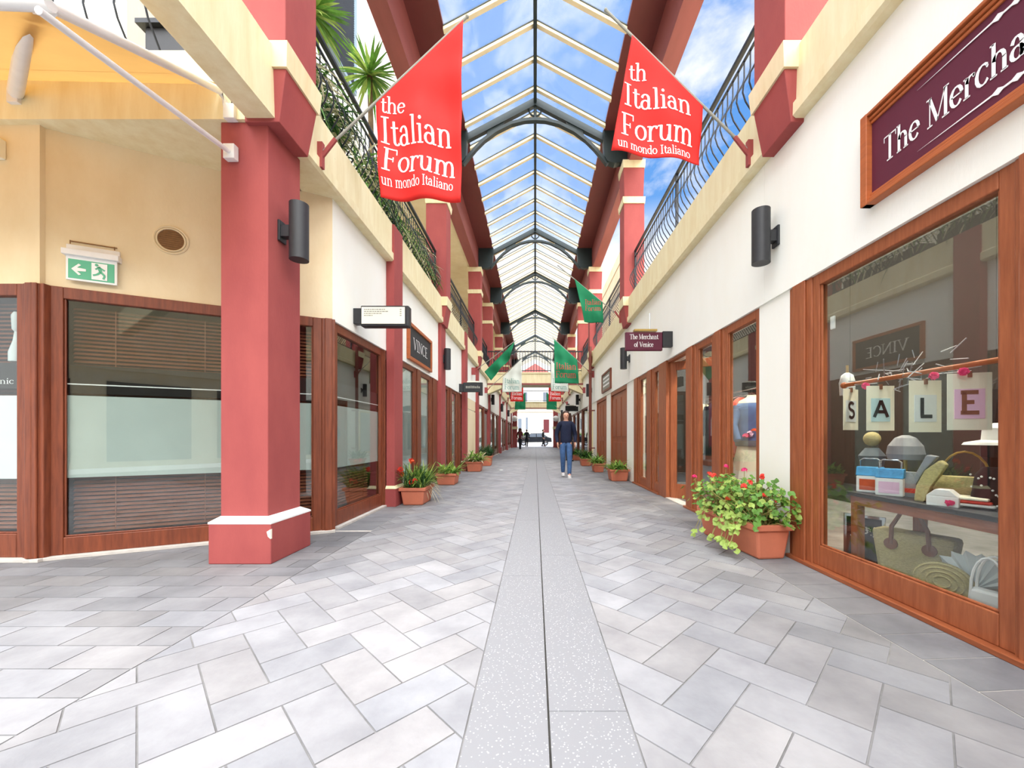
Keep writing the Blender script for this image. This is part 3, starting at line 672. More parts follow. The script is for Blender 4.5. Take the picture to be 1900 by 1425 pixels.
# left side
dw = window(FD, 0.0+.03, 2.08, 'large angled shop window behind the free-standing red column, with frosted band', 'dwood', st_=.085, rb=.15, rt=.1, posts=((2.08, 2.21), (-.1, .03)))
blind(dw, FD, .13, 1.98, .2, 2.2)
film(dw, FD, .115, 1.995, .69, 1.41, 'frost'); film(dw, FD, .115, 1.995, 1.43, 1.68, 'blackfilm', 'black_band')
film(dw, FD, .115, 1.995, 1.505, 1.515, 'white', 'white_line', d=-.013)
fw = window(FB, -6.9, -4.31, 'window at the far left edge with a clinic name on its black band', 'dwood', st_=.06, rb=.2, rt=.1, posts=((-4.31, -4.13),))
blind(fw, FB, -6.8, -4.38, .25, 2.2); film(fw, FB, -6.83, -4.37, .69, 1.40, 'filmw'); film(fw, FB, -6.83, -4.37, 1.46, 1.68, 'blackfilm', 'black_band')
m = MB(); letter(m, 'ne Clinic', .07, lambda x, z, o: (-4.80+x, 3.38+.0125, 1.50+z), width=.36); m.build('lettering', 'white', fw)
m = MB(); m.lathe([(.018, 0), (.05, .02), (.05, .10), (.025, .2), (.016, .28), (.03, .3), (.035, .42), (.02, .45)], 14, (-4.50, 3.46, 1.68)); m.build('etched_figure', 'filmw', fw, True)
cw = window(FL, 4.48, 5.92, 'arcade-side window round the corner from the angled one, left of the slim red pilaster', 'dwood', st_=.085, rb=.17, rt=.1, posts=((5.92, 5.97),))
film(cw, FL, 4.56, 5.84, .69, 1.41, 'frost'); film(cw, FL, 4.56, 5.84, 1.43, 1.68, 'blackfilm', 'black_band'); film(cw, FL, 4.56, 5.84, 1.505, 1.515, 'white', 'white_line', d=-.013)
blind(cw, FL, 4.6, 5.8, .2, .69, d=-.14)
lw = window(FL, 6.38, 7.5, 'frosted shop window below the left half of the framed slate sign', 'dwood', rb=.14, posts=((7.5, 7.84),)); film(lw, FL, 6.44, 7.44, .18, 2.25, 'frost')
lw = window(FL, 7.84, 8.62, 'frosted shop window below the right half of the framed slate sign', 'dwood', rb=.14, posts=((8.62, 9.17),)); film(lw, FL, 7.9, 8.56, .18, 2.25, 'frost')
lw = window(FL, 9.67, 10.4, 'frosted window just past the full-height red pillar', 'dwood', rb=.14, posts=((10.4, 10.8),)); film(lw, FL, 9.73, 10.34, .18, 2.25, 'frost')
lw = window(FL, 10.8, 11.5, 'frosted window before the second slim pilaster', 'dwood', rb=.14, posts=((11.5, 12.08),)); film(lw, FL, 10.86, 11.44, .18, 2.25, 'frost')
ND[0] += 1
yd = thing('door_%d' % ND[0], (-2.27, 13.6, 0), 'plain pale yellow panel between two red pillars on the left', 'door', kind='structure')
m = MB(); m.box(-2.26, -2.235, 12.6, 14.9, 0, 1.95); m.box(-2.26, -2.24, 12.6, 14.9, 1.98, ZL); m.build('leaf', 'cream', yd, bevel=.004)
# far shopfronts
y = 15.55; i = 0
fo = ['first', 'second', 'third', 'fourth', 'fifth', 'sixth', 'seventh', 'eighth', 'ninth', 'tenth', 'eleventh']
while y < 39:
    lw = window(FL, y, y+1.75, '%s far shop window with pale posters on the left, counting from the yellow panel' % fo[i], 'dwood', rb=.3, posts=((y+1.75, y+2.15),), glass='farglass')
    film(lw, FL, y+.1, y+1.65, .5, 2.1, M['frost'] if i % 2 else M['grey'], 'poster')
    y += 2.15; i += 1
y = 17.0; i = 0
while y < 39:
    lw = window(FR, y, y+1.75, '%s far dark shop window on the right beyond the noticeboard' % fo[i], 'dwood', rb=.3, posts=((y+1.75, y+2.15),), glass='farglass'); y += 2.15; i += 1
nb = thing('noticeboard', (2.2, 15.95, .5), 'grey-green noticeboard on the right wall beyond the downpipe', 'noticeboard')
m = MB(); m.box(2.19, 2.24, 15.45, 16.45, .45, 2.0); m.build('board', 'frost', nb); m = MB()
m.box(2.18, 2.24, 15.45, 16.45, .4, .45); m.box(2.18, 2.24, 15.45, 16.45, 2.0, 2.05)
for a in ((15.4, 15.45, .4, 2.05), (16.45, 16.5, .4, 2.05)): m.box(2.18, 2.24, a[0], a[1], a[2], a[3])
m.build('frame', 'cornice', nb)
dp = thing('downpipe', (2.1, 14.85, 0), 'brown downpipe running down the right wall past the cornice', 'pipe')
m = MB(); m.tube([(2.055, 14.85, 0), (2.055, 14.85, 4.4)], .055, 12); m.build('pipe', 'downpipe', dp, True)
for z in (.6, 2.0, 3.4):
    m = MB(); m.box(2.0, 2.124 if 3.3 < z else 2.218, 14.78, 14.92, z, z+.04); m.build('clip', 'downpipe', dp)

# ------------------------------------------------------------------ balcony railings
def railing(F, L, label, group='wrought iron balcony railings', belly=1, step=.125):
    r = thing('balcony_railing', F @ Vector((0, 0, ZC1)), label, 'railing', group)
    m = MB(F); m.box(0, L, -.025, .025, 5.29, 5.33); m.build('top_rail', 'iron', r, bevel=.004)
    m = MB(F); m.box(0, L, -.012, .012, 5.17, 5.19); m.build('upper_bar', 'iron', r)
    m = MB(F); m.box(0, L, -.02, .02, 4.31, 4.335); m.build('bottom_bar', 'iron', r)
    for s in (.03, L/2, L-.03):
        m = MB(F); m.box(s-.02, s+.02, -.02, .02, ZC1-.005, 5.29); m.build('post', 'iron', r)
    n = int(L/step)
    for i in range(1, n):
        s = L*i/n
        if abs(s-L/2) < .05: continue
        P = []
        for q in range(10):
            t = q/9; z = 4.335+(5.17-4.335)*t; P.append((s, .15*belly*math.sin(PI*min(1, t/.72))**1.2 if t < .72 else 0, z))
        m = MB(F); m.tube(P, .0085, 5); m.build('baluster', 'iron', r, True)
    return r
RFr = frame((2.30, 3.75, 0), (0, 1, 0), (-1, 0, 0)); RFl = frame((-2.30, 3.75, 0), (0, 1, 0), (1, 0, 0))
rr = railing(RFr, 5.42, 'bellied iron railing on the right balcony, nearest bay against the sky'); r2 = railing(RFl, 5.42, 'bellied iron railing on the left balcony, nearest bay tangled with plants')
for y, k_, o in ((9.67, 5.28/5.42, 'second'), (15.45, 3.5/5.42, 'third'), (19.45, 5.3/5.42, 'fourth'), (25.25, 5.5/5.42, 'fifth'), (31.25, 5.5/5.42, 'sixth')):
    dup(rr, (2.30, y, ZC1), 'bellied iron railing on the right balcony, %s bay back' % o, scale=(1, k_, 1))
    dup(r2, (-2.30, y, ZC1), 'bellied iron railing on the left balcony, %s bay back' % o, scale=(1, k_, 1))
RFc = frame((-7.0, 3.42, 0), (1, 0, 0), (0, -1, 0)); railing(RFc, 4.55, 'bellied iron railing above the orange awning at the upper left', step=.25)

# ------------------------------------------------------------------ bridges across the arcade
def bridge(y0, label, z0=3.5, z1=4.02, d=1.5):
    b_ = thing('footbridge', (0, y0+d/2, z0), label, 'bridge')
    m = MB(); m.box(-2.22, 2.22, y0, y0+d, z0, z1); m.box(-2.22, 2.22, y0-.04, y0, z1-.06, z1); m.build('deck', 'cornice', b_)
    m = MB(); m.box(-2.22, 2.22, y0-.015, y0, z0-.06, z0+.02); m.build('lower_edge', 'maroon', b_)
    for sg in (1, -1):
        m = MB(); m.prism([(sg*2.22, y0, z0), (sg*1.55, y0, z0), (sg*1.55, y0, z0-.2), (sg*2.22, y0, z0-.48)], (0, .5, 0)); m.build('haunch', 'cornice', b_)
    m = MB(); m.box(-2.2, 2.2, y0+.03, y0+.07, z1+.95, z1+1.0); m.box(-2.2, 2.2, y0+.035, y0+.065, z1+.08, z1+.11); m.build('hand_rail', 'iron', b_)
    for i in range(34):
        x = -2.15+i*4.3/33; m = MB(); m.box(x-.011, x+.011, y0+.04, y0+.06, z1, z1+.95); m.build('baluster', 'iron', b_)
    return b_
bridge(18.45, 'nearer cream footbridge with iron railing across the arcade'); bridge(35.5, 'farther cream footbridge across the arcade mouth', 3.6, 4.15)

# ------------------------------------------------------------------ flags
def flag(sg, Yf, base, tip, corners, mt, lmt, label, group, lines=None, fold=1.0, seed=0):
    """base/tip of the pole and flag corners in (X,Z), mirrored by sg; corners: inner top, outer top, outer bottom, inner bottom"""
    r = thing('pole_flag', (sg*base[0], Yf, base[1]), label, 'flag', group)
    m = MB(); m.tube([(sg*base[0], Yf, base[1]), (sg*tip[0], Yf, tip[1])], .013, 8); m.ball((sg*tip[0], Yf, tip[1]), .018); m.build('pole', 'grey', r, True)
    m = MB(); m.box(min(sg*2.10, sg*2.235), max(sg*2.10, sg*2.235), Yf-.025, Yf+.025, base[1]-.13, base[1]+.12); m.tube([(sg*2.12, Yf, base[1]-.02), (sg*(base[0]-.16), Yf, base[1]+.16)], .022, 6); m.build('bracket', 'red', r)
    rng = random.Random(seed); ph = rng.random()*6; fq = rng.uniform(5.5, 7.5)
    def cy(x, z):
        a = abs(x); T, U = corners[0], corners[1]
        zt = T[1]+(U[1]-T[1])*(a-T[0])/(U[0]-T[0]) if abs(U[0]-T[0]) > .01 else T[1]
        am = max(0, min(1, (zt-z)/.45))
        return Yf-.016-.014*am+fold*am*(.035*math.sin(fq*x*1.9+ph+z*1.2)+.02*math.sin(11*z+4*x+ph))
    it, ot, ob, ib = [Vector((c_[0], c_[1])) for c_ in corners]
    NU, NV = 26, 26; vs = []; fs = []
    for i in range(NU+1):
        u = i/NU; tp = it.lerp(ot, u); bt = ib.lerp(ob, u)
        for k_ in range(NV+1):
            q = tp.lerp(bt, k_/NV); x = sg*q.x; vs.append((x, cy(x, q.y), q.y))
    for i in range(NU):
        for k_ in range(NV):
            a = i*(NV+1)+k_; fs.append((a, a+1, a+NV+2, a+NV+1))
    m = MB(); m.add(vs, fs); cl_ = m.build('cloth', mt, r, True, angle=180)
    sm = cl_.modifiers.new('thick', 'SOLIDIFY'); sm.thickness = .004; sm.offset = 0
    if lines:
        for txt, x0, z0, size, wd, slope in lines:
            t = MB(); letter(t, txt, size, lambda x, z, o: (x0+x, cy(x0+x, z0+z+slope*x)-.006, z0+z+slope*x), width=wd)
            t.build('lettering', lmt, r, fix=False)
    return r
k = 3.95/739
def PX(px, py, Y=3.95): return ((px-993)*Y/739, 1.05+(810-py)*Y/739)
def L(*pp): return [PX(*p) for p in pp]
def fl_lines(spec, Y):   # (text, x0px, baseline px, width px, em px, slope)
    out = []
    for t, x, yb, wd, em, slp in spec:
        X0, Z0 = PX(x, yb, Y); out.append((t, X0, Z0, em*Y/739, wd*Y/739, slp))
    return out
GF = 'red arcade name flags'
flag(-1, 3.95, (2.14, 3.84), (.675, 5.215), [(-x, z) for x, z in L((860, 40), (699, 194), (709, 370), (856, 378))], 'flag_red', 'white', 'big red flag with white arcade name, left of the skylight', GF,
     fl_lines([('the', 708, 213, 46, 45, -.05), ('Italian', 707, 266, 132, 66, -.07), ('Forum', 712, 320, 134, 66, -.07), ('un mondo Italiano', 711, 347, 130, 27, -.07)], 3.95), 1.0, 3)
flag(1, 3.95, (2.14, 3.86), (.70, 5.28), L((1172, 68), (1303, 200), (1297, 307), (1132, 287)), 'flag_red', 'white', 'red flag with white arcade name and a deep fold, right of the skylight', GF,
     fl_lines([('th', 1166, 150, 34, 45, -.02), ('Italian', 1155, 200, 126, 58, -.14), ('Forum', 1150, 255, 136, 60, -.13), ('un mondo Italiano', 1143, 281, 136, 25, -.12)], 3.95), .8, 9)
GG = 'green arcade flags'
def gl_lines(x, y, w, Y): return fl_lines([('Italian', x, y, w, w*.46, -.03), ('Forum', x, y+w*.4, w, w*.46, -.03)], Y)
flag(1, 9.95, (2.14, 4.02), (.57, 5.32), L((1066, 518, 9.95), (1118, 562, 9.95), (1119, 600, 9.95), (1084, 598, 9.95)), 'flag_green', 'letter_red', 'small green flag hanging high in front of the right pillar', GG, gl_lines(1085, 565, 30, 9.95), 1.2, 5)
flag(1, 15, (2.14, 3.4), (.66, 4.78), L((1028, 630, 15), (1071, 668, 15), (1074, 712, 15), (1029, 711, 15)), 'flag_green', 'letter_red', 'green flag hanging straight over the white one on the right', GG, gl_lines(1031, 685, 38, 15), .8, 6)
flag(-1, 14, (2.14, 3.35), (.70, 4.42), [(-x, z) for x, z in L((955, 634, 14), (899, 690, 14), (911, 706, 14), (946, 665, 14))], 'flag_green', 'letter_red', 'green flag blown up into folds on the left', GG, None, 3.0, 7)
GW = 'white arcade flags'
flag(-1, 17.6, (2.14, 3.1), (.58, 4.5), [(-x, z) for x, z in L((968, 666, 17.6), (933, 700, 17.6), (932, 728, 17.6), (968, 727, 17.6))], 'flag_white', 'letter_teal', 'white flag on the left just before the footbridge', GW, gl_lines(936, 711, 28, 17.6), .6, 8)
flag(1, 17.6, (2.14, 3.1), (.66, 4.5), L((1022, 668, 17.6), (1053, 700, 17.6), (1055, 727, 17.6), (1022, 726, 17.6)), 'flag_white', 'letter_teal', 'white flag on the right, half hidden by a green flag', GW, gl_lines(1025, 711, 27, 17.6), .6, 10)
flag(-1, 27, (2.14, 3.3), (.80, 4.6), [(-x, z) for x, z in L((971, 705, 27), (948, 725, 27), (947, 745, 27), (971, 745, 27))], 'flag_red', 'white', 'distant red flag on the left under the footbridge', GF, gl_lines(949, 733, 20, 27), .6, 11)
flag(1, 27, (2.14, 3.3), (.80, 4.6), L((1018, 705, 27), (1041, 725, 27), (1041, 745, 27), (1018, 745, 27)), 'flag_red', 'white', 'distant red flag on the right under the footbridge', GF, gl_lines(1020, 733, 20, 27), .6, 12)
flag(-1, 32, (2.14, 3.0), (.80, 4.3), [(-x, z) for x, z in L((975, 728, 32), (956, 744, 32), (955, 760, 32), (975, 760, 32))], 'flag_green', 'letter_red', 'distant green flag on the left below a distant red one', GG, None, .6, 13)
flag(1, 32, (2.14, 3.0), (.80, 4.3), L((1014, 728, 32), (1033, 744, 32), (1033, 760, 32), (1014, 760, 32)), 'flag_green', 'letter_red', 'distant green flag on the right below a distant red one', GG, None, .6, 14)

# ------------------------------------------------------------------ wall lamps
def make_lamp(sg, y, z, xw, label):
    xc = sg*2.075; r = thing('wall_lamp', (sg*xw, y, z), label, 'wall lamp', 'black cylinder wall lamps')
    m = MB(); m.lathe([(.060, -.245), (.078, -.245), (.078, .245), (.06, .245)], 28, (xc, y, z)); m.build('cylinder', 'black', r, True)
    a, b_ = sorted((xc+sg*.07, sg*xw)); m = MB(); m.box(a, b_, y-.035, y+.035, z-.05, z+.05); m.build('arm', 'black', r)
    a, b_ = sorted((sg*(xw-.02), sg*xw)); m = MB(); m.box(a, b_, y-.05, y+.05, z-.09, z+.09); m.build('wall_plate', 'black', r, bevel=.004)
    return r
make_lamp(-1, 3.50, 2.845, 2.235, 'black cylinder lamp on the side of the big red column')
lr = make_lamp(1, 3.66, 2.885, 2.22, 'black cylinder lamp on the right wall, left of the burgundy shop sign')
ll_ = make_lamp(-1, 9.42, 2.88, 2.17, 'black cylinder lamp on the full-height red pillar by the framed slate sign')
dup(lr, (2.22, 9.35, 2.88), 'black cylinder lamp on the right wall below the maroon hanging sign')
for y, o in ((15.6, 'third'), (19.6, 'fourth'), (25, 'fifth'), (31, 'sixth')):
    dup(lr, (2.22, y, 2.86), '%s black cylinder lamp back along the right wall' % o); dup(ll_, (-2.17, y if y > 18 else 15.2, 2.86), '%s black cylinder lamp back along the left wall' % o)

# ------------------------------------------------------------------ signs
# big framed shop sign on the right
F1 = frame((2.22, 0, 0), (0, -1, 0), (-1, 0, 0))    # s = -Y
sg_ = thing('shop_sign', (2.2, 1.75, 2.55), 'large burgundy sign in a moulded timber frame, white serif lettering, above the display window', 'sign')
s0, s1, z0, z1 = -2.64, -.80, 2.56, 3.15
m = MB(F1); m.box(s0+.05, s1-.05, 0, .03, z0+.05, z1-.05); m.build('board', 'burgundy', sg_)
m = MB(F1)
for q, (a, h) in enumerate(((0, .065), (.026, .05), (.05, .04))):
    b_ = a+.02
    m.box(s0+a, s1-a, 0, h, z1-b_, z1-a); m.box(s0+a, s1-a, 0, h, z0+a, z0+b_)
m.box(s0, s0+.05, 0, .068, z0, z1); m.box(s1-.05, s1, 0, .068, z0, z1)
m.build('moulded_frame', 'signwood', sg_, bevel=.004)
m = MB(F1); letter(m, 'The Merchant of Venice', .225, lambda x, z, o: (-2.50+x, .033, 2.765+z), width=1.47, a=.12); m.build('lettering', 'white', sg_, fix=False)
m = MB(F1)
for zz in (2.68, 3.03):
    m.prism([(-2.28, .033, zz), (-1.65, .033, zz+.008), (-1.02, .033, zz), (-1.65, .033, zz-.008)], (0, .002, 0))
    for i in range(7):
        x = -1.88+i*.075; m.prism([(x-.03, .033, zz), (x, .033, zz+.017), (x+.03, .033, zz), (x, .033, zz-.017)], (0, .003, 0))
m.build('ornament_line', 'white', sg_)
# hanging maroon sign
hs = thing('hanging_sign', (2.22, 6.47, 2.43), 'small maroon hanging sign with two lines of white lettering on the right wall', 'sign')
m = MB(); m.box(2.06, 2.22, 6.42, 6.52, 2.50, 2.75); m.build('wall_box', 'black', hs, bevel=.005)
m = MB(); m.box(1.46, 2.06, 6.44, 6.50, 2.44, 2.74); m.build('board', 'burgundy', hs, bevel=.01)
m = MB(); m.box(1.60, 1.97, 6.42, 6.52, 2.755, 2.785); m.build('top_light', 'gold', hs)
m = MB(); letter(m, 'The Merchant', .115, lambda x, z, o: (1.53+x, 6.437, 2.625+z), width=.46, a=.12); letter(m, 'of Venice', .115, lambda x, z, o: (1.60+x, 6.437, 2.50+z), width=.31, a=.12); m.build('lettering', 'white', hs, fix=False)
m = MB(); m.tube([(1.86, 6.47, 2.78), (1.86, 6.47, 3.05)], .011, 8); m.build('stem', 'chrome', hs, True)
# ivory directory light box on the left
db = thing('light_box_sign', (-2.24, 4.95, 2.41), 'ivory directory light box with a black case, left wall', 'sign')
m = MB(); m.box(-2.24, -2.14, 4.90, 5.0, 2.44, 2.63); m.build('wall_box', 'black', db, bevel=.004)
m = MB(); m.box(-2.145, -1.555, 4.89, 5.01, 2.405, 2.66); m.build('case', 'black', db, bevel=.012)
m = MB(); m.box(-2.13, -1.60, 4.885, 4.892, 2.435, 2.640); m.build('panel', 'ivory', db)
m = MB()
for z, a in ((2.61, .25), (2.585, .28), (2.56, .22), (2.535, .11)):
    x = -2.10
    while x < -2.10+a: q = random.uniform(.012, .035); m.box(x, x+q, 4.883, 4.886, z-.005, z+.005); x += q+.006
    m.box(-1.66, -1.64, 4.883, 4.886, z-.005, z+.005)
m.build('small_print', 'grey', db)
# framed slate sign on the left wall
fs_ = thing('framed_sign', (-2.22, 7.4, 2.5), 'slate sign in a timber frame on the left wall, white lettering', 'sign')
FSL = frame((-2.24, 0, 0), (0, 1, 0), (1, 0, 0))
m = MB(FSL); m.box(6.98, 8.42, 0, .03, 2.46, 3.02); m.build('board', 'slate', fs_)
m = MB(FSL)
for a in ((6.93, 8.47, 2.41, 2.47), (6.93, 8.47, 3.01, 3.07), (6.93, 6.99, 2.47, 3.01), (8.41, 8.47, 2.47, 3.01)): m.box(a[0], a[1], 0, .055, a[2], a[3])
m.build('frame', 'signwood', fs_, bevel=.006)
m = MB(FSL); letter(m, 'VINCE', .34, lambda x, z, o: (7.22+x, .033, 2.63+z), width=.95, a=.10) if False else letter(m, 'VINCE', .30, lambda x, z, o: (7.22+x, .033, 2.64+z), width=.95); m.build('lettering', 'white', fs_, fix=False)
# small black hanging sign further down on the left, and one on the right
bs = thing('hanging_sign', (-2.24, 11.75, 2.3), 'small black hanging sign with pale script on the left', 'sign')
m = MB(); m.box(-2.24, -2.12, 11.7, 11.8, 2.36, 2.6); m.build('wall_box', 'black', bs)
m = MB(); m.box(-2.12, -1.56, 11.71, 11.79, 2.36, 2.64); m.build('board', 'slate', bs, bevel=.01)
m = MB(); m.box(-2.0, -1.65, 11.7, 11.8, 2.645, 2.68); m.build('top_light', 'ivory', bs)
m = MB(); x = -2.04
while x < -1.66: q = random.uniform(.02, .05); m.box(x, x+q, 11.705, 11.709, 2.47, 2.47+random.uniform(.03, .08)); x += q+.012
m.build('script', 'grey', bs)
b2 = dup(bs, (2.24, 20.6, 2.3), 'black hanging sign on the right beyond the noticeboard', rz=PI)
pl = thing('wall_plaque', (2.2, 12.3, 2.55), 'small grey plaque in a dark frame on the right wall before the downpipe', 'sign')
FP = frame((2.22, 0, 0), (0, -1, 0), (-1, 0, 0))
m = MB(FP); m.box(-13.0, -11.6, 0, .03, 2.5, 3.0); m.build('board', 'grey', pl); m = MB(FP)
for a in ((-13.05, -11.55, 2.45, 2.51), (-13.05, -11.55, 2.99, 3.05), (-13.05, -12.98, 2.5, 3.0), (-11.62, -11.55, 2.5, 3.0)): m.box(a[0], a[1], 0, .05, a[2], a[3])
m.build('frame', 'dwood', pl); m = MB(FP)
for z in (2.86, 2.74, 2.62):
    x = -12.8
    while x < -11.85: q = random.uniform(.05, .12); m.box(x, x+q, .03, .034, z, z+.05); x += q+.03
m.build('small_print', 'white', pl)
# exit sign
ex = thing('exit_sign', FD @ Vector((.3, .05, 2.4)), 'green and white running man exit sign on the diagonal wall', 'sign')
m = MB(FD); m.box(.12, .48, .0, .075, 2.615, 2.665); m.box(.13, .47, 0, .02, 2.665, 2.72); m.build('housing', 'offwhite', ex, bevel=.004)
m = MB(FD); m.box(.14, .46, .028, .046, 2.405, 2.617); m.build('panel', 'white', ex)
m = MB(FD); m.box(.155, .445, .046, .049, 2.42, 2.585); m.build('green_field', 'exitgreen', ex)
m = MB(FD); d = .050
def P2(pts): m.prism([(a, d, b_) for a, b_ in pts], (0, .002, 0))
P2([(.175, 2.50), (.22, 2.55), (.235, 2.54), (.21, 2.515), (.265, 2.51), (.265, 2.49), (.21, 2.485), (.235, 2.46), (.22, 2.45)])
P2([(.30, 2.43), (.30, 2.575), (.40, 2.575), (.40, 2.43)]); m.build('white_marks', 'white', ex)
m = MB(FD); d = .0525
def seg(a, b_, wd):
    dx_, dz_ = b_[0]-a[0], b_[1]-a[1]; l = math.hypot(dx_, dz_); nx, nz = -dz_/l*wd, dx_/l*wd
    P2([(a[0]+nx, a[1]+nz), (b_[0]+nx, b_[1]+nz), (b_[0]-nx, b_[1]-nz), (a[0]-nx, a[1]-nz)])
seg((.345, 2.545), (.36, 2.50), .011); seg((.35, 2.54), (.325, 2.52), .006); seg((.35, 2.54), (.385, 2.515), .006); seg((.36, 2.50), (.385, 2.47), .008); seg((.385, 2.47), (.375, 2.44), .007); seg((.36, 2.50), (.335, 2.475), .008); seg((.335, 2.475), (.31, 2.465), .007)
P2([(.333+.012*math.cos(q), 2.558+.012*math.sin(q)) for q in [i*PI/4 for i in range(8)]]); m.build('running_man', 'exitgreen', ex)
m = MB(FD)
for s in (.16, .44): m.tube([(s, .03, 2.72), (s, .03, 2.75)], .004, 6)
m.tube([(.15, .01, 2.75), (.45, .01, 2.75)], .005, 6); m.build('conduit', 'brownvent', ex)
# round vent
vt = thing('round_vent', FD @ Vector((.822, 0, 2.91)), 'round bronze vent in the diagonal cream wall', 'vent')
m = MB(FD)
def ringd(r, rt, dd): m.tube([(.822+r*math.cos(q*PI/16), dd, 2.91+r*math.sin(q*PI/16)) for q in range(33)], rt, 6)
ringd(.125, .010, .006); ringd(.105, .008, .010); m.build('rim', 'cream', vt, True)
m = MB(FD); m.prism([(.822+.1*math.cos(q*PI/16), 0, 2.91+.1*math.sin(q*PI/16)) for q in range(32)], (0, .006, 0)); m.build('disc', 'brownvent', vt)
m = MB(FD)
for q in range(-4, 5): m.box(.822-.09+abs(q)*.006, .822+.09-abs(q)*.006, .006, .012, 2.91+q*.02-.003, 2.91+q*.02+.003)
m.build('louvre', 'brownvent', vt)
jb = thing('junction_box', (-4.5, 3.34, 3.36), 'small white electrical box on the wall at the left edge', 'electrical box')
m = MB(); m.box(-4.62, -4.46, 3.31, 3.36, 3.38, 3.54); m.build('box', 'ivory', jb, bevel=.006); m = MB(); m.box(-4.57, -4.51, 3.305, 3.312, 3.43, 3.49); m.build('cover', 'grey', jb)

# ------------------------------------------------------------------ awning
aw = thing('awning', (-4.0, 3.3, 3.9), 'orange canvas awning on white arms at the upper left', 'awning')
m = MB(); NX = 12
P = []
for i in range(NX+1):
    u = i/NX; a = Vector((-6.8, 3.302, 4.05)).lerp(Vector((-2.62, 3.302, 3.97)), u); b_ = Vector((-6.8, 2.05, 3.46)).lerp(Vector((-2.53, 2.05, 3.28)), u)
    for k_ in range(5): t = k_/4; q = a.lerp(b_, t); q.z -= .03*math.sin(PI*t); P.append(q)
m.add(P, [(i*5+k_, i*5+k_+1, i*5+k_+6, i*5+k_+5) for i in range(NX) for k_ in range(4)]); cv = m.build('canvas', 'awning', aw, True, angle=180)
m = MB()
m.tube([(-6.8, 3.0, 3.885), (-2.68, 3.0, 3.80)], .004, 5); m.build('seam', 'leather', aw)
m = MB(); m.tube([(-2.50, 2.02, 3.25), (-2.58, 3.26, 3.88), (-2.56, 3.30, 3.80), (-2.52, 3.30, 3.72)], .028, 10); m.build('side_bar', 'offwhite', aw, True)
m = MB(); m.tube([(-2.52, 3.30, 3.40), (-2.47, 1.98, 3.17)], .020, 10); m.build('strut', 'offwhite', aw, True)
m = MB(); m.tube([(-6.8, 2.03, 3.42), (-2.47, 2.03, 3.25)], .03, 10); m.build('front_bar', 'offwhite', aw, True)
m = MB(); m.tube([(-4.28, 3.28, 3.88), (-2.86, 2.25, 3.44)], [.046, .034], 10); m.build('folding_arm', 'offwhite', aw, True)
m = MB(); m.ball((-2.80, 2.2, 3.43), .06, .05, .05); m.tube([(-2.80, 2.2, 3.43), (-2.50, 2.04, 3.24)], .035, 8); m.build('knuckle', 'offwhite', aw, True)
for x, y, z in ((-2.52, 3.29, 3.40), (-2.52, 3.29, 3.73), (-4.30, 3.29, 3.86)):
    m = MB(); m.box(x-.045, x+.045, y-.02, y+.035, z-.06, z+.06); m.build('bracket', 'offwhite', aw, bevel=.004)

# ------------------------------------------------------------------ upper left window shutter
NW[0] += 1
sh = thing('window_%d' % NW[0], (-3.98, 8.0, 8.7), 'grey louvred shutter on the upper left wall', 'window shutter', kind='structure')
m = MB(); z = 8.62
while z < 10.9: m.prism([(-3.98, 7.2, z), (-3.94, 7.2, z+.01), (-3.94, 7.2, z+.018), (-3.98, 7.2, z+.045)], (0, 1.5, 0)); z += .05
m.build('louvre', 'shutter', sh)
m = MB(); m.box(-4.0, -3.93, 8.68, 8.78, 8.6, 11); m.box(-4, -3.93, 7.1, 7.2, 8.6, 11); m.box(-4, -3.93, 7.1, 8.78, 8.55, 8.63); m.build('frame', 'shutterf', sh)

# ------------------------------------------------------------------ plants
def trough(r, x0, x1, y0, y1, h, mt='terracotta', rim=.03):
    m = MB(); t = .04
    m.frus((x0+t, x1-t, y0+t, y1-t), (x0+.01, x1-.01, y0+.01, y1-.01), 0, h-.05)
    m.build('body', mt, r, bevel=.02)
    m = MB(); rr_ = .03
    o = (x0-.012, x1+.012, y0-.012, y1+.012); i_ = (x0+rr_, x1-rr_, y0+rr_, y1-rr_)
    m.box(o[0], o[1], o[2], i_[2], h-.05, h); m.box(o[0], o[1], i_[3], o[3], h-.05, h); m.box(o[0], i_[0], i_[2], i_[3], h-.05, h); m.box(i_[1], o[1], i_[2], i_[3], h-.05, h)
    m.build('rim', mt, r, bevel=.008)
    m = MB(); m.box(x0+.03, x1-.03, y0+.03, y1-.03, h-.06, h-.035); m.build('soil', 'soil', r)
def flower(r, p, mt, R=.03, n=7):
    m = MB()
    for _ in range(n):
        d_ = Vector((random.uniform(-1, 1), random.uniform(-1, 1), random.uniform(-.3, 1))).normalized(); m.round_leaf(Vector(p)+d_*R*.6, d_, R*.75, k=6)
    m.build('flower_head', mt, r, fix=False)
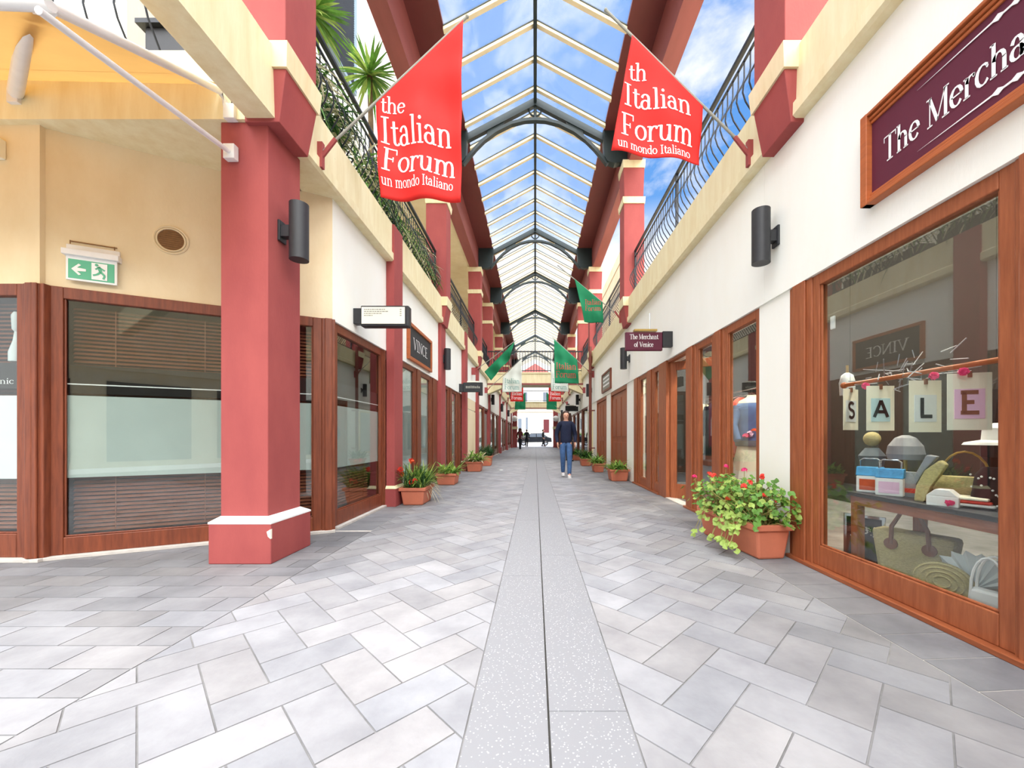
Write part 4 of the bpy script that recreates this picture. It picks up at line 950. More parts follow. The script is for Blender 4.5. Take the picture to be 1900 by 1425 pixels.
def geranium(name, loc, sz, h, label, nleaf, flowers, spread, hgt, group='terracotta planters along the shopfronts', rz=0):
    r = thing(name, loc, label, 'potted plant', group, rz=rz)
    X = WM[r]; sx, sy = sz; tr_ = []
    DEFX[0] = X
    try:
        trough(r, -sx/2, sx/2, -sy/2, sy/2, h)
        st_m = MB(); lf = MB(); lf2 = MB(); n = 0
        for i in range(nleaf):
            a = Vector((random.uniform(-.42, .42)*sx, random.uniform(-.45, .45)*sy, h-.03))
            u = Vector((random.gauss(0, .5), random.gauss(0, .5), 0)); hh = random.uniform(.05, 1)*hgt*(1-.3*min(1, u.length))
            b_ = a+Vector((u.x*spread[0], u.y*spread[1], hh))
            if i % 4 == 0: st_m.tube([a, a.lerp(b_, .5)+Vector((0, 0, .03)), b_], .004, 4)
            b_.y = max(-.58, min(b_.y, .62)); b_.x = min(b_.x, .135 if loc[0] > 0 else 9)
            (lf if i % 3 else lf2).round_leaf(b_, (u.x*.7+random.gauss(0, .35), u.y*.7-.35+random.gauss(0, .35), .7), random.uniform(.018, .036))
        for i in range(10):      # trailing stems
            a = Vector((-.45*sx, random.uniform(-.45, .3)*sy, h)); P = [a, a+Vector((-.07, 0, .03)), a+Vector((-.13, -.02, -.06)), a+Vector((-.15-random.random()*.06, -.04, -.14-random.random()*.08))]
            st_m.tube(P, .004, 4)
            for q in P[1:]:
                for _ in range(3): lf2.round_leaf(q+Vector((random.gauss(0, .02), random.gauss(0, .03), random.gauss(0, .02))), (-.6, -.5, .5), random.uniform(.02, .034))
        st_m.build('stem', 'stem', r, fix=False); lf.build('foliage', 'leaf', r, fix=False); lf2.build('new_foliage', 'leaf2', r, fix=False)
        for p, mt in flowers: 
            flower(r, Vector(p), mt)
            sm_ = MB(); sm_.tube([(p[0]*.5, p[1]*.6, h), (p[0]*.9, p[1]*.95, p[2]*.6+h*.4), p], .003, 4); sm_.build('flower_stalk', 'stem', r, fix=False)
    finally: DEFX[0] = Matrix.Identity(4)
    return r
geranium('geranium_trough', (1.975, 3.85, 0), (.32, .98), .30, 'terracotta trough of coral geraniums trailing leaves, in front of the cream pier', 900,
    [((-.12, -.25, .60), 'fred'), ((.02, -.32, .52), 'fred'), ((-.05, -.40, .48), 'fred'), ((-.15, .28, .66), 'fred'), ((.05, .0, .72), 'fpink'), ((-.18, -.10, .46), 'forange'), ((.10, -.2, .68), 'fred'), ((-.26, .38, .62), 'fpink'), ((-.02, .2, .74), 'fpink'), ((.09, -.38, .50), 'fred'), ((-.2, .1, .66), 'fred'), ((.0, -.15, .62), 'fred')], (.2, .36), .42, None, rz=.10)
def straps(name, loc, sz, h, label, n, L_, mats, group='terracotta planters along the shopfronts', w_=.035, flowers=(), up=.9, seed=1):
    random.seed(seed)
    r = thing(name, loc, label, 'potted plant', group); X = WM[r]; sx, sy = sz
    DEFX[0] = X
    try:
        trough(r, -sx/2, sx/2, -sy/2, sy/2, h)
        nm = ['foliage', 'pale_foliage', 'dark_foliage']
        for q, mt in enumerate(mats):
            m = MB()
            for i in range(n//len(mats)):
                a = Vector((random.uniform(-.38, .38)*sx, random.uniform(-.42, .42)*sy, h-.04)); an = random.random()*2*PI
                cx_ = math.cos(an)*.7; lim = 2.2-abs(loc[0]); sd = 1 if loc[0] > 0 else -1
                if (a.x+cx_*L_*.8)*sd > lim: cx_ = -cx_*.6
                m.blade(a, (cx_, math.sin(an)*.7, up*random.uniform(.6, 1.3)), L_*random.uniform(.6, 1.1), w_*random.uniform(.7, 1.2), random.uniform(.2, .75), 6)
            m.build(nm[q], mt, r, True, fix=False, angle=180)
        for p, mt in flowers: flower(r, Vector(p), mt, .04)
    finally: DEFX[0] = Matrix.Identity(4)
    return r
straps('flower_trough', (-1.87, 6.32, 0), (.38, .56), .27, 'terracotta trough of orange flowers and fine grass by the first red pilaster', 420, .62, ['leaf', 'leafd', 'leaf2'], w_=.017, up=1.25, flowers=[((-.22, -.2, .52), 'fred'), ((-.18, -.25, .55), 'fred'), ((.0, -.25, .66), 'forange'), ((-.04, -.2, .68), 'fred'), ((.0, -.3, .36), 'forange'), ((.05, -.3, .38), 'fred'), ((-.2, -.1, .46), 'forange')], seed=2)
# pale dry grass tuft leaning out of that trough
r = bpy.data.objects['flower_trough']; m = MB()
for i in range(50): m.blade((-1.82+random.uniform(-.05, .05), 6.45+random.uniform(-.1, .1), .25), (random.uniform(.3, 1), random.uniform(-.6, .6), random.uniform(.1, .9)), .34, .012, random.uniform(.4, 1.1), 6)
m.build('dry_grass', 'leafw', r, True, fix=False, angle=180)
straps('leafy_trough', (-1.93, 8.82, 0), (.44, .5), .25, 'low terracotta trough of light green leaves by the full-height red pillar', 120, .5, ['leaf2', 'leaf'], w_=.06, seed=3)
straps('leafy_trough', (-1.83, 12.1, 0), (.46, .5), .30, 'terracotta trough of spilling green and white leaves by the second pilaster', 150, .62, ['leaf2', 'leaf', 'leafw'], w_=.055, seed=4)
straps('leafy_trough', (-1.76, 14.4, 0), (.42, .5), .36, 'terracotta trough with a dark green mounded plant, last on the left', 220, .72, ['leafd', 'leafd'], w_=.03, up=1.2, seed=5)
straps('leafy_trough', (1.98, 9.55, 0), (.44, .5), .28, 'terracotta trough of strappy bright leaves by the cream pier, nearest of the right-hand row', 120, .5, ['leaf2', 'leaf'], w_=.04, up=.8, seed=6)
straps('leafy_trough', (1.87, 11.9, 0), (.34, .5), .26, 'terracotta trough of strappy leaves, second of the right-hand row', 120, .56, ['leaf2', 'leaf'], w_=.045, up=.9, seed=7)
straps('leafy_trough', (1.82, 14.4, 0), (.4, .5), .26, 'terracotta trough of dark leaves before the downpipe', 130, .66, ['leaf', 'leafd'], w_=.045, up=1.1, seed=8)
straps('leafy_trough', (1.82, 17.7, 0), (.36, .5), .26, 'farthest terracotta trough, just behind the walking woman', 120, .6, ['leaf', 'leafd'], w_=.045, up=1.0, seed=9)
random.seed(11)
def yucca(loc, hgt, label, R, n=90):
    r = thing('yucca_plant', loc, label, 'plant', 'yuccas on the left balcony'); x, y, z = loc
    m = MB(); m.lathe([(.16, 0), (.2, .3), (.21, .32), (.17, .32)], 16, (x, y, z)); m.build('pot', 'terracotta', r, True)
    m = MB(); m.tube([(x, y, z+.3), (x+.03, y+.02, z+hgt*.5), (x, y, z+hgt)], [.06, .05, .045], 8); m.build('trunk', 'trunk', r, True)
    m = MB()
    for i in range(n):
        d_ = Vector((random.gauss(0, 1), random.gauss(0, 1), random.gauss(.35, .8))).normalized(); m.blade((x, y, z+hgt), d_, R*random.uniform(.75, 1.1), .045, random.uniform(.05, .35), 5)
    m.build('foliage', 'leaf', r, True, fix=False, angle=180)
    m = MB()
    for i in range(n//3):
        d_ = Vector((random.gauss(0, 1), random.gauss(0, 1), random.gauss(.1, .6))).normalized(); m.blade((x, y, z+hgt-.03), d_, R*random.uniform(.7, 1.0), .05, random.uniform(.2, .6), 5)
    m.build('pale_foliage', 'leaf2', r, True, fix=False, angle=180)
yucca((-2.95, 7.1, ZC1), 3.25, 'tall yucca rosette between the shutter and the big red flag', .62)
yucca((-2.93, 5.2, ZC1), 2.35, 'yucca at the top edge beside the red balcony pillar', .55)
def hanging(y0, y1, label, seed, n=300):
    random.seed(seed)
    r = thing('balcony_planter', (-2.5, (y0+y1)/2, ZC1), label, 'planter', 'planters behind the left railing')
    m = MB(); m.box(-2.68, -2.40, y0, y1, ZC1, ZC1+.3); m.build('box', 'black', r, bevel=.01)
    for mt, nm in (('leafd', 'dark_foliage'), ('leafw', 'pale_foliage'), ('leaf', 'foliage')):
        m = MB()
        for i in range(n//3): m.blade((-2.48+random.uniform(-.1, .1), random.uniform(y0, y1), ZC1+.28+random.random()*.5), (random.uniform(-.2, 1), random.uniform(-.5, .5), random.uniform(0, 1.2)), .45, .03, random.uniform(.5, 1.6), 6)
        m.build(nm, mt, r, True, fix=False, angle=180)
hanging(3.9, 5.1, 'planter of drooping striped leaves behind the left railing, nearest', 21); hanging(5.5, 6.9, 'planter of drooping striped leaves behind the left railing, middle one', 22); hanging(7.2, 9.0, 'planter of drooping striped leaves behind the left railing, farthest', 23)
# dark planter shelf seen over the awning
bx = thing('balcony_crate', (-3.35, 3.75, ZC1), 'dark slatted box behind the upper left railing', 'crate')
m = MB(); m.box(-3.45, -2.75, 3.52, 3.95, ZC1, ZC1+.42); m.build('body', 'black', bx, bevel=.01)
m = MB(); m.box(-3.5, -2.7, 3.48, 4.0, ZC1+.42, ZC1+.46); m.build('lid', 'iron', bx)

# ------------------------------------------------------------------ shop display on the right
def PR(px, py, X): return (X, 739*X/(px-993), 1.05+(810-py)*X/(px-993))
dt = thing('display_table', (2.65, 2.4, 0), 'black-topped timber display table inside the gift shop window', 'table')
m = MB(); m.box(2.38, 2.95, 1.5, 3.05, .605, .635); m.build('top', 'black', dt, bevel=.004)
m = MB(); m.box(2.40, 2.43, 1.52, 3.03, .54, .605); m.box(2.9, 2.93, 1.52, 3.03, .54, .605); m.box(2.43, 2.9, 3.0, 3.03, .54, .605); m.build('apron', 'wood_h', dt)
for x, y in ((2.40, 2.97), (2.87, 2.97), (2.40, 1.53), (2.87, 1.53)):
    m = MB(); m.box(x, x+.06, y, y+.06, .05, .54); m.build('leg', 'wood', dt, bevel=.004)
m = MB(); m.box(2.33, 3.4, 1.5, 3.2, 0.0, .05)
tag(m.build('display_plinth', 'int_wall'), 'low pale plinth under the display table', 'plinth')
# rod with letter cards
rd = thing('hanging_rod', (2.4, 2.6, 1.44), 'wooden curtain rod carrying the four letter cards', 'rod')
m = MB(); m.tube([(2.42, 3.10, 1.45), (2.42, 2.05, 1.45)], .016, 10); m.ball((2.42, 3.12, 1.45), .025); m.ball((2.42, 2.03, 1.45), .025); m.build('rod', 'signwood', rd, True)
m = MB(); m.tube([(2.42, 3.06, 1.45), (2.42, 3.06, 3.72)], .0012, 4); m.tube([(2.42, 2.09, 1.45), (2.42, 2.09, 3.72)], .0012, 4); m.build('cord', 'blackcloth', rd)
def card(ch, px, py0, py1, ang, inner, label, w_=.19):
    X = 2.40; Y = 739*X/(px-993); z1 = 1.05+(810-py0)*X/(px-993); z0 = 1.05+(810-py1)*X/(px-993)
    r = thing('letter_card', (X, Y, z0), label, 'card', 'letter cards in the gift shop window')
    F = frame((X, Y, 0), (math.cos(ang), -math.sin(ang), 0), (-math.sin(ang), -math.cos(ang), 0))
    m = MB(F); m.box(-w_/2, w_/2, 0, .003, z0, z1); m.build('sheet', 'ivory', r)
    m = MB(F); m.box(-w_*.34, w_*.34, .003, .006, z0+(z1-z0)*.2, z0+(z1-z0)*.72); m.build('inner_sheet', inner, r)
    if ch:
        qs, ww = text_quads(ch, .17, .13, .13); m = MB(F)
        for q in qs: m.add([(p[0]-ww/2, .008, p[1]+z0+(z1-z0)*.30) for p in q], [tuple(range(len(q)))])
        m.build('letter', 'leather' if ch == 'E' else 'blackcloth', r, fix=False)
    m = MB(F); m.box(-.008, .008, -.008, .012, z1-.025, z1+.01); m.build('peg', 'leather', r)
card('S', 1578, 722, 798, -.42, 'filmw', 'narrow letter card S turned edge-on, leftmost in the display window')
card('A', 1633, 716, 799, .02, 'bluepaper', 'letter card A on pale blue paper')
card('L', 1716, 706, 802, .05, 'filmw', 'letter card L with a printed pattern')
card('E', 1798, 692, 798, .35, 'pinkpaper', 'letter card E on pink paper')
for (px, py, X), lb in (((1606, 716, 2.37), 'pink flower clipped left of card A'), ((1733, 698, 2.37), 'pink flower clipped by card L'), ((1788, 690, 2.36), 'pink flower clipped on card E')):
    p = PR(px, py, X); r = thing('clip_flower', p, lb, 'artificial flower', 'pink flowers clipped to the rod'); random.seed(int(px))
    m = MB()
    for i in range(10): d_ = Vector((-.5+random.gauss(0, .4), -.4+random.gauss(0, .5), random.gauss(.1, .5))).normalized(); m.round_leaf(Vector(p)+d_*.014, d_, .02, k=6)
    m.build('petals', 'fpink', r, fix=False)
def item(name, p, label, cat, group=None): return thing(name, p, label, cat, group)
# two small tins
for px, lb in ((1615, 'small blue and white picture tin, left of the pair'), (1652, 'small blue and white picture tin, right of the pair')):
    x, y, _ = PR(px, 900, 2.50); r = item('lunch_tin', (x, y, .635), lb, 'tin', 'picture tins in the display'); F = frame((x, y, .635), (.62, -.78, 0), (-.78, -.62, 0))
    m = MB(F); m.box(-.075, .075, -.05, .05, 0, .125); m.build('body', 'white', r, bevel=.008)
    m = MB(F); m.prism([(-.077, -.052, .125), (-.077, .052, .125), (-.077, .03, .19), (-.077, -.03, .19)], (.154, 0, 0)); m.build('lid', 'bluetin', r, bevel=.005)
    m = MB(F); m.box(-.055, .055, .051, .053, .02, .1); m.build('picture', 'forange' if px == 1615 else 'pinkpaper', r)
    m = MB(F); m.tube([(-.06, 0, .185), (-.06, 0, .235), (-.04, 0, .25), (.04, 0, .25), (.06, 0, .235), (.06, 0, .185)], .006, 6); m.build('handle', 'chrome', r, True)
# wedge shoe
x, y, _ = PR(1722, 920, 2.50); r = item('wedge_sandal', (x, y, .635), 'cream wedge sandal standing on its toe in the display', 'shoe'); F = frame((x, y, .635), (.55, -.83, 0), (-.83, -.55, 0))
m = MB(F); m.prism([(-.06, -.04, 0), (-.01, -.04, 0), (.02, -.04, .10), (.09, -.04, .24), (.06, -.04, .27), (-.01, -.04, .2), (-.05, -.04, .1)], (0, .08, 0)); m.build('sole', 'straw', r, bevel=.01)
m = MB(F); m.prism([(-.055, -.035, .10), (-.06, -.035, .16), (.0, -.035, .30), (.05, -.035, .29), (-.01, -.035, .2)], (0, .07, 0)); m.build('upper', 'greysilk', r, bevel=.008)
# basket bag
x, y, _ = PR(1792, 880, 2.72); r = item('woven_handbag', (x, y, .635), 'pale woven handbag with hoop handle on the display table', 'bag'); F = frame((x, y, .635), (.5, -.86, 0), (-.86, -.5, 0))
m = MB(F); m.lathe_e([(.8, 0), (1, .3), (1.05, .7), (.8, 1)], 18, (0, 0, .02), .15, .07, .14, 0); m.build('body', 'straw', r, True)
m = MB(F); m.tube([(.11*math.cos(a*PI/10), .02, .15+.17*math.sin(a*PI/10)) for a in range(11)], .007, 6); m.build('handle', 'gold', r, True)
x, y, _ = PR(1752, 925, 2.45); r = item('flowered_box', (x, y, .635), 'white house-shaped box with a magenta flower', 'box'); F = frame((x, y, .635), (.5, -.86, 0), (-.86, -.5, 0))
m = MB(F); m.box(-.07, .07, -.04, .04, 0, .06); m.prism([(-.07, -.04, .06), (.07, -.04, .06), (.03, -.04, .1), (-.03, -.04, .1)], (0, .08, 0)); m.build('body', 'white', r, bevel=.004)
m = MB(F)
for i in range(9): m.round_leaf((.03+random.gauss(0, .012), .047, .03+random.gauss(0, .012)), (random.gauss(0, .3), 1, random.gauss(0, .3)), .012, k=6)
m.build('flower', 'fpink', r, fix=False)
x, y, _ = PR(1805, 920, 2.55); r = item('folded_scarf', (x, y, .635), 'folded red and white scarf on the table', 'scarf'); F = frame((x, y, .635), (.5, -.86, 0), (-.86, -.5, 0))
for i, mt in enumerate(('white', 'fred', 'ivory')):
    m = MB(F); m.box(-.12+.01*i, .1-.012*i, -.07, .07, .012+i*.018, .028+i*.018); m.build('fold', mt, r, bevel=.007)
x, y, _ = PR(1690, 910, 2.6); r = item('striped_pouch', (x, y, .635), 'striped gift pouch between tins and sandal', 'pouch'); F = frame((x, y, .635), (.5, -.86, 0), (-.86, -.5, 0))
m = MB(F); m.lathe_e([(.9, 0), (1, .3), (.9, .7), (.6, 1)], 14, (0, 0, 0), .07, .05, .17, 0); m.build('body', 'greysilk', r, True); m = MB(F); m.box(-.07, .06, .03, .055, .03, .06); m.build('stripe', 'fred', r)
x, y, _ = PR(1680, 830, 2.75); r = item('shell_hat', (x, y, .635), 'pleated silky hat on a stand behind the tins', 'hat')
m = MB(); m.tube([(x, y, .635), (x, y, .88)], .012, 8); m.build('stand', 'gold', r, True); m = MB(); n_ = 32
m.lathe([(.02, .18), (.06, .16), (.10, .10), (.11, .04), (.10, 0)], n_, (x, y, .88)); m.build('crown', 'greysilk', r, True, angle=20)
x, y, _ = PR(1618, 815, 2.8); r = item('small_bust', (x, y, .635), 'little dress form with a round straw head behind card A', 'dress form')
m = MB(); m.lathe_e([(.5, 0), (.9, .3), (.8, .5), (1, .8), (.5, 1)], 16, (x, y, .635), .1, .08, .32, 0); m.build('torso', 'shutter', r, True); m = MB(); m.ball((x, y, 1.03), .06); m.build('head', 'straw', r, True)
x, y, _ = PR(1860, 900, 2.62); r = item('beaded_bag', (x, y, .635), 'black beaded bag at the right end of the table', 'bag'); F = frame((x, y, .635), (.4, -.9, 0), (-.9, -.4, 0))
m = MB(F); m.lathe_e([(.9, 0), (1, .2), (.85, .8), (.6, 1)], 18, (0, 0, 0), .13, .06, .24, 0); m.build('body', 'blackcloth', r, True)
m = MB(F)
for i in range(60): a = random.random()*2*PI; zz = random.uniform(.02, .2); m.ball((.128*math.cos(a), .058*math.sin(a), zz), .006, nu=5, nv=4)
m.build('beads', 'white', r)
x, y, _ = PR(1862, 800, 2.75); r = item('white_sun_hat', (x, y, .95), 'white sun hat propped at the right end above the beaded bag', 'hat')
m = MB(); m.tube([(x, y, .635), (x, y, 1.0)], .012, 8); m.build('stand', 'gold', r, True); m = MB(); m.lathe([(.17, 0), (.16, .015), (.09, .03), (.085, .1), (.04, .13), (.005, .13)], 24, (x, y, 1.0)); m.build('crown', 'white', r, True)
x, y, _ = PR(1690, 690, 2.48); r = item('twig_wreath', (x, y, 1.46), 'tangled silver twig decoration on the rod', 'wreath'); random.seed(5); m = MB()
for i in range(46):
    a = Vector((x+random.gauss(0, .05), y+random.gauss(0, .13), 1.48+random.gauss(0, .04))); m.tube([a, a+Vector((random.gauss(0, .05), random.gauss(0, .09), random.gauss(.02, .05)))], .0035, 4)
m.build('twigs', 'greysilk', r)
x, y, _ = PR(1572, 700, 2.5); r = item('glass_lantern', (x, y, 1.38), 'small white glass lantern at the left end of the rod', 'lantern'); m = MB(); m.lathe([(.05, 0), (.055, .1), (.04, .16), (.015, .18)], 14, (x, y, 1.38)); m.build('body', 'filmw', r, True); m = MB(); m.tube([(x, y, 1.55), (x, y, 1.62)], .01, 6); m.build('hook', 'gold', r)
# floor of the display
def basket(px, py, X, hw, hd, h, label):
    x, y, _ = PR(px, py, X); r = item('straw_tote', (x, y, .05), label, 'bag'); F = frame((x, y, .05), (.45, -.89, 0), (-.89, -.45, 0))
    m = MB(F); m.frus((-hw*.8, hw*.8, -hd, hd), (-hw, hw, -hd, hd), 0, h); m.build('body', 'straw', r, bevel=.03)
    for s in (1,):
        m = MB(F); m.tube([(-hw*.45, s*hd+.006, h*.72), (-hw*.42, s*hd+.01, h*1.1), (-hw*.2, s*hd, h*1.42), (hw*.2, s*hd, h*1.42), (hw*.42, s*hd+.01, h*1.1), (hw*.45, s*hd+.006, h*.72)], .014, 8); m.build('handle', 'leather', r, True)
        for q in (-.45, .45):
            m = MB(F); m.prism([(hw*q+.04*math.cos(a*PI/6), hd, h*.72+.04*math.sin(a*PI/6)) for a in range(12)], (0, .012, 0)); m.build('patch', 'leather', r)
basket(1698, 1040, 2.66, .23, .08, .33, 'large straw tote with tan leather handles under the table')
x, y, _ = PR(1748, 1085, 2.48); r = item('wicker_platter', (x, y, .05), 'round wicker platter leaning in front of the straw tote', 'platter'); F = frame((x, y, .05), (.5, -.86, 0), (-.86, -.5, 0))
m = MB(F); m.prism([(.14*math.cos(a*PI/14), -.02+.0*a, .115+.115*math.sin(a*PI/14)) for a in range(28)], (0, .02, 0)); m.build('disc', 'straw', r); m = MB(F)
for rr_ in (.13, .1, .07, .04): m.tube([(rr_*math.cos(a*PI/14), .003, .115+rr_*.83*math.sin(a*PI/14)) for a in range(29)], .006, 5)
m.build('weave', 'straw', r, True)
x, y, _ = PR(1840, 1110, 2.45); r = item('white_handbag', (x, y, .05), 'white handbag with tall hoop handles near the glass', 'bag'); F = frame((x, y, .05), (.35, -.94, 0), (-.94, -.35, 0))
m = MB(F); m.frus((-.09, .09, -.045, .045), (-.08, .08, -.035, .035), 0, .17); m.build('body', 'white', r, bevel=.015)
for d_ in (.03, -.03):
    m = MB(F); m.tube([(.07*math.cos(a*PI/10), d_, .16+.19*math.sin(a*PI/10)) for a in range(11)], .007, 6); m.build('handle', 'white', r, True)
m = MB(F); m.box(-.06, .06, .045, .049, .07, .085); m.build('strap', 'filmw', r)
x, y, _ = PR(1812, 1050, 2.62); r = item('lace_parasol', (x, y, .05), 'white lace fan of fabric behind the white handbag', 'parasol'); F = frame((x, y, .05), (.35, -.94, 0), (-.94, -.35, 0)); m = MB(F)
P = [(0, 0, .1)]
for i in range(17): a = PI*(.1+.8*i/16); q = .22 if i % 2 else .19; P.append((-q*math.cos(a), .03*(i % 2), .1+q*math.sin(a)))
m.add(P, [(0, i, i+1) for i in range(1, 17)]); o = m.build('fan', 'filmw', r, fix=False); sm = o.modifiers.new('t', 'SOLIDIFY'); sm.thickness = .004
m = MB(F); m.tube([(0, 0, 0), (0, 0, .1)], .01, 6); m.build('handle', 'gold', r)
x, y, _ = PR(1604, 1000, 2.6); r = item('leaning_frame', (x, y, .05), 'picture frame with silver jewellery leaning under the table', 'picture frame'); F = frame((x, y, .05), (.6, -.8, 0), (-.8, -.6, 0))
m = MB(F); m.box(-.12, .12, 0, .01, 0, .36); m.build('panel', 'blackcloth', r); m = MB(F)
for a in ((-.13, -.11, 0, .38), (.11, .13, 0, .38), (-.11, .11, .36, .38), (-.11, .11, 0, .02)): m.box(a[0], a[1], 0, .02, a[2], a[3])
m.build('frame', 'chrome', r); m = MB(F); random.seed(3)
for i in range(40): m.ball((random.uniform(-.09, .09), .014, .25+random.gauss(0, .02)), .006, nu=5, nv=4)
m.build('jewellery', 'white', r)
# mannequin and clothes
def mannequin(x, y, label):
    r = item('mannequin', (x, y, 0), label, 'mannequin')
    m = MB(); m.lathe([(.18, 0), (.18, .02), (.02, .03)], 20, (x, y, .0)); m.tube([(x, y, .02), (x, y, .8)], .015, 8); m.build('stand', 'chrome', r, True)
    m = MB(); m.lathe_e([(.75, 0), (.95, .12), (.78, .35), (.95, .62), (1.05, .78), (.8, .9), (.35, .96), (.28, 1)], 20, (x, y, .85), .19, .12, .72, 0); m.build('torso', 'ivory', r, True)
    m = MB(); m.lathe_e([(.8, 0), (1.0, .15), (.82, .4), (1.0, .65), (1.1, .82), (.85, .94), (.45, 1)], 20, (x, y, .92), .2, .13, .58, 0)
    for s in (1, -1): m.tube([(x+s*.17, y, 1.42), (x+s*.25, y-.03, 1.2), (x+s*.24, y-.12, 1.0)], [.06, .05, .045], 10)
    m.build('top', 'bluecloth', r, True)
    m = MB(); n_ = 36; prof = [(.17, .95), (.20, .8), (.25, .5), (.29, .22)]; vs_ = []; fs_2 = []
    for q, (rr_, z) in enumerate(prof):
        for k_ in range(n_): a = 2*PI*k_/n_; w_ = rr_*(1+.07*(q/3)*math.cos(a*12)); vs_.append((x+w_*math.cos(a), y+w_*.75*math.sin(a), z))
    for q in range(3):
        for k_ in range(n_): fs_2.append((q*n_+k_, q*n_+(k_+1) % n_, (q+1)*n_+(k_+1) % n_, (q+1)*n_+k_))
    m.add(vs_, fs_2); m.build('skirt', 'ivory', r, True)
    m = MB(); m.lathe([(.185, .93), (.195, .97), (.185, 1.0)], 24, (x, y, 0)); m.build('belt', 'shutter', r, True)
    for i, mt in enumerate(('fpink', 'pinkpaper', 'forange')): flower(r, (x-.16+.05*i, y-.16, 1.05+.03*i), mt, .04)
mannequin(2.72, 5.0, 'headless mannequin in a blue top and pleated skirt, window behind the geraniums')
def garment(x, y, z0, z1, mt, label, ang=0.3):
    r = item('hanging_garment', (x, y, z0), label, 'clothes', 'clothes hanging in the gift shop'); F = frame((x, y, 0), (math.cos(ang), math.sin(ang), 0), (math.sin(ang), -math.cos(ang), 0))
    m = MB(F); m.tube([(-.2, 0, z1-.06), (0, 0, z1), (.2, 0, z1-.06)], .006, 6); m.tube([(0, 0, z1), (0, 0, z1+.06)], .004, 6); m.build('hanger', 'chrome', r)
    m = MB(F); m.lathe_e([(1.1, 0), (1.0, .4), (.85, .6), (.95, .85), (.5, .97), (.2, 1)], 16, (0, 0, z0), .2, .09, z1-z0-.03, 0)
    for s in (1, -1): m.tube([(s*.16, 0, z1-.12), (s*.24, 0, z1-.35), (s*.25, 0, z1-.6)], [.05, .05, .045], 8)
    m.build('cloth', mt, r, True)
rk = thing('clothes_rail', (3.05, 6.1, 0), 'chrome clothes rail inside the gift shop', 'clothes rail')
m = MB(); m.tube([(3.05, 5.3, 0), (3.05, 5.3, 1.72), (3.05, 7.4, 1.72), (3.05, 7.4, 0)], .016, 8); m.build('rail', 'chrome', rk, True)
for i, (y, mt, lb) in enumerate(((5.6, 'darkred', 'maroon coat hanging at the near end of the clothes rail'), (5.9, 'fred', 'red dress hanging behind the maroon coat'), (6.35, 'greysilk', 'grey blouse on the clothes rail'), (6.75, 'navy', 'navy jacket on the clothes rail'), (7.15, 'ivory', 'cream dress at the far end of the clothes rail'))): garment(3.05, y, .75, 1.66, mt, lb)
for x, y, z0, z1, mt, lb in ((3.4, 2.55, .4, 1.35, 'greysilk', 'grey dress hanging behind the display table'), (3.5, 3.0, .5, 1.5, 'blackcloth', 'black dress hanging in the dim of the gift shop'), (3.3, 2.0, .45, 1.4, 'navy', 'navy dress hanging behind the straw bags')): garment(x, y, z0, z1, mt, lb, .5)
for i, (x, y, lb) in enumerate(((3.0, 2.5, 'added fill light above the gift shop display'), (3.0, 5.0, 'added fill light above the mannequin'), (3.2, 7.2, 'added fill light near the open shop door'))):
    r = thing('fill_light', (x, y, 3.6), lb, 'fill light', 'added fill lights in the gift shop'); m = MB(); m.lathe([(.09, 0), (.1, .12), (.05, .12)], 20, (x, y, 3.6)); m.build('housing', 'white', r, True)
    m = MB(); m.lathe([(.07, 0), (.07, .004)], 20, (x, y, 3.592)); m.build('lens', 'fill_glow', r)
    l = bpy.data.lights.new('fill_lamp', 'POINT'); l.energy = 60; l.shadow_soft_size = .07; l.color = (1, .93, .82); lo_ = bpy.data.objects.new('fill_lamp', l); COL.objects.link(lo_); lo_.location = (0, 0, -.08); lo_.parent = r  # unseen lamps, added to brighten the goods in the dark shop
r = item('security_tag', (2.29, 2.98, 2.0), 'tiny white alarm sensor stuck in the top corner of the display window', 'sensor'); m = MB(); m.box(2.295, 2.31, 3.06, 3.10, 1.88, 1.98); m.build('case', 'white', r, bevel=.004)

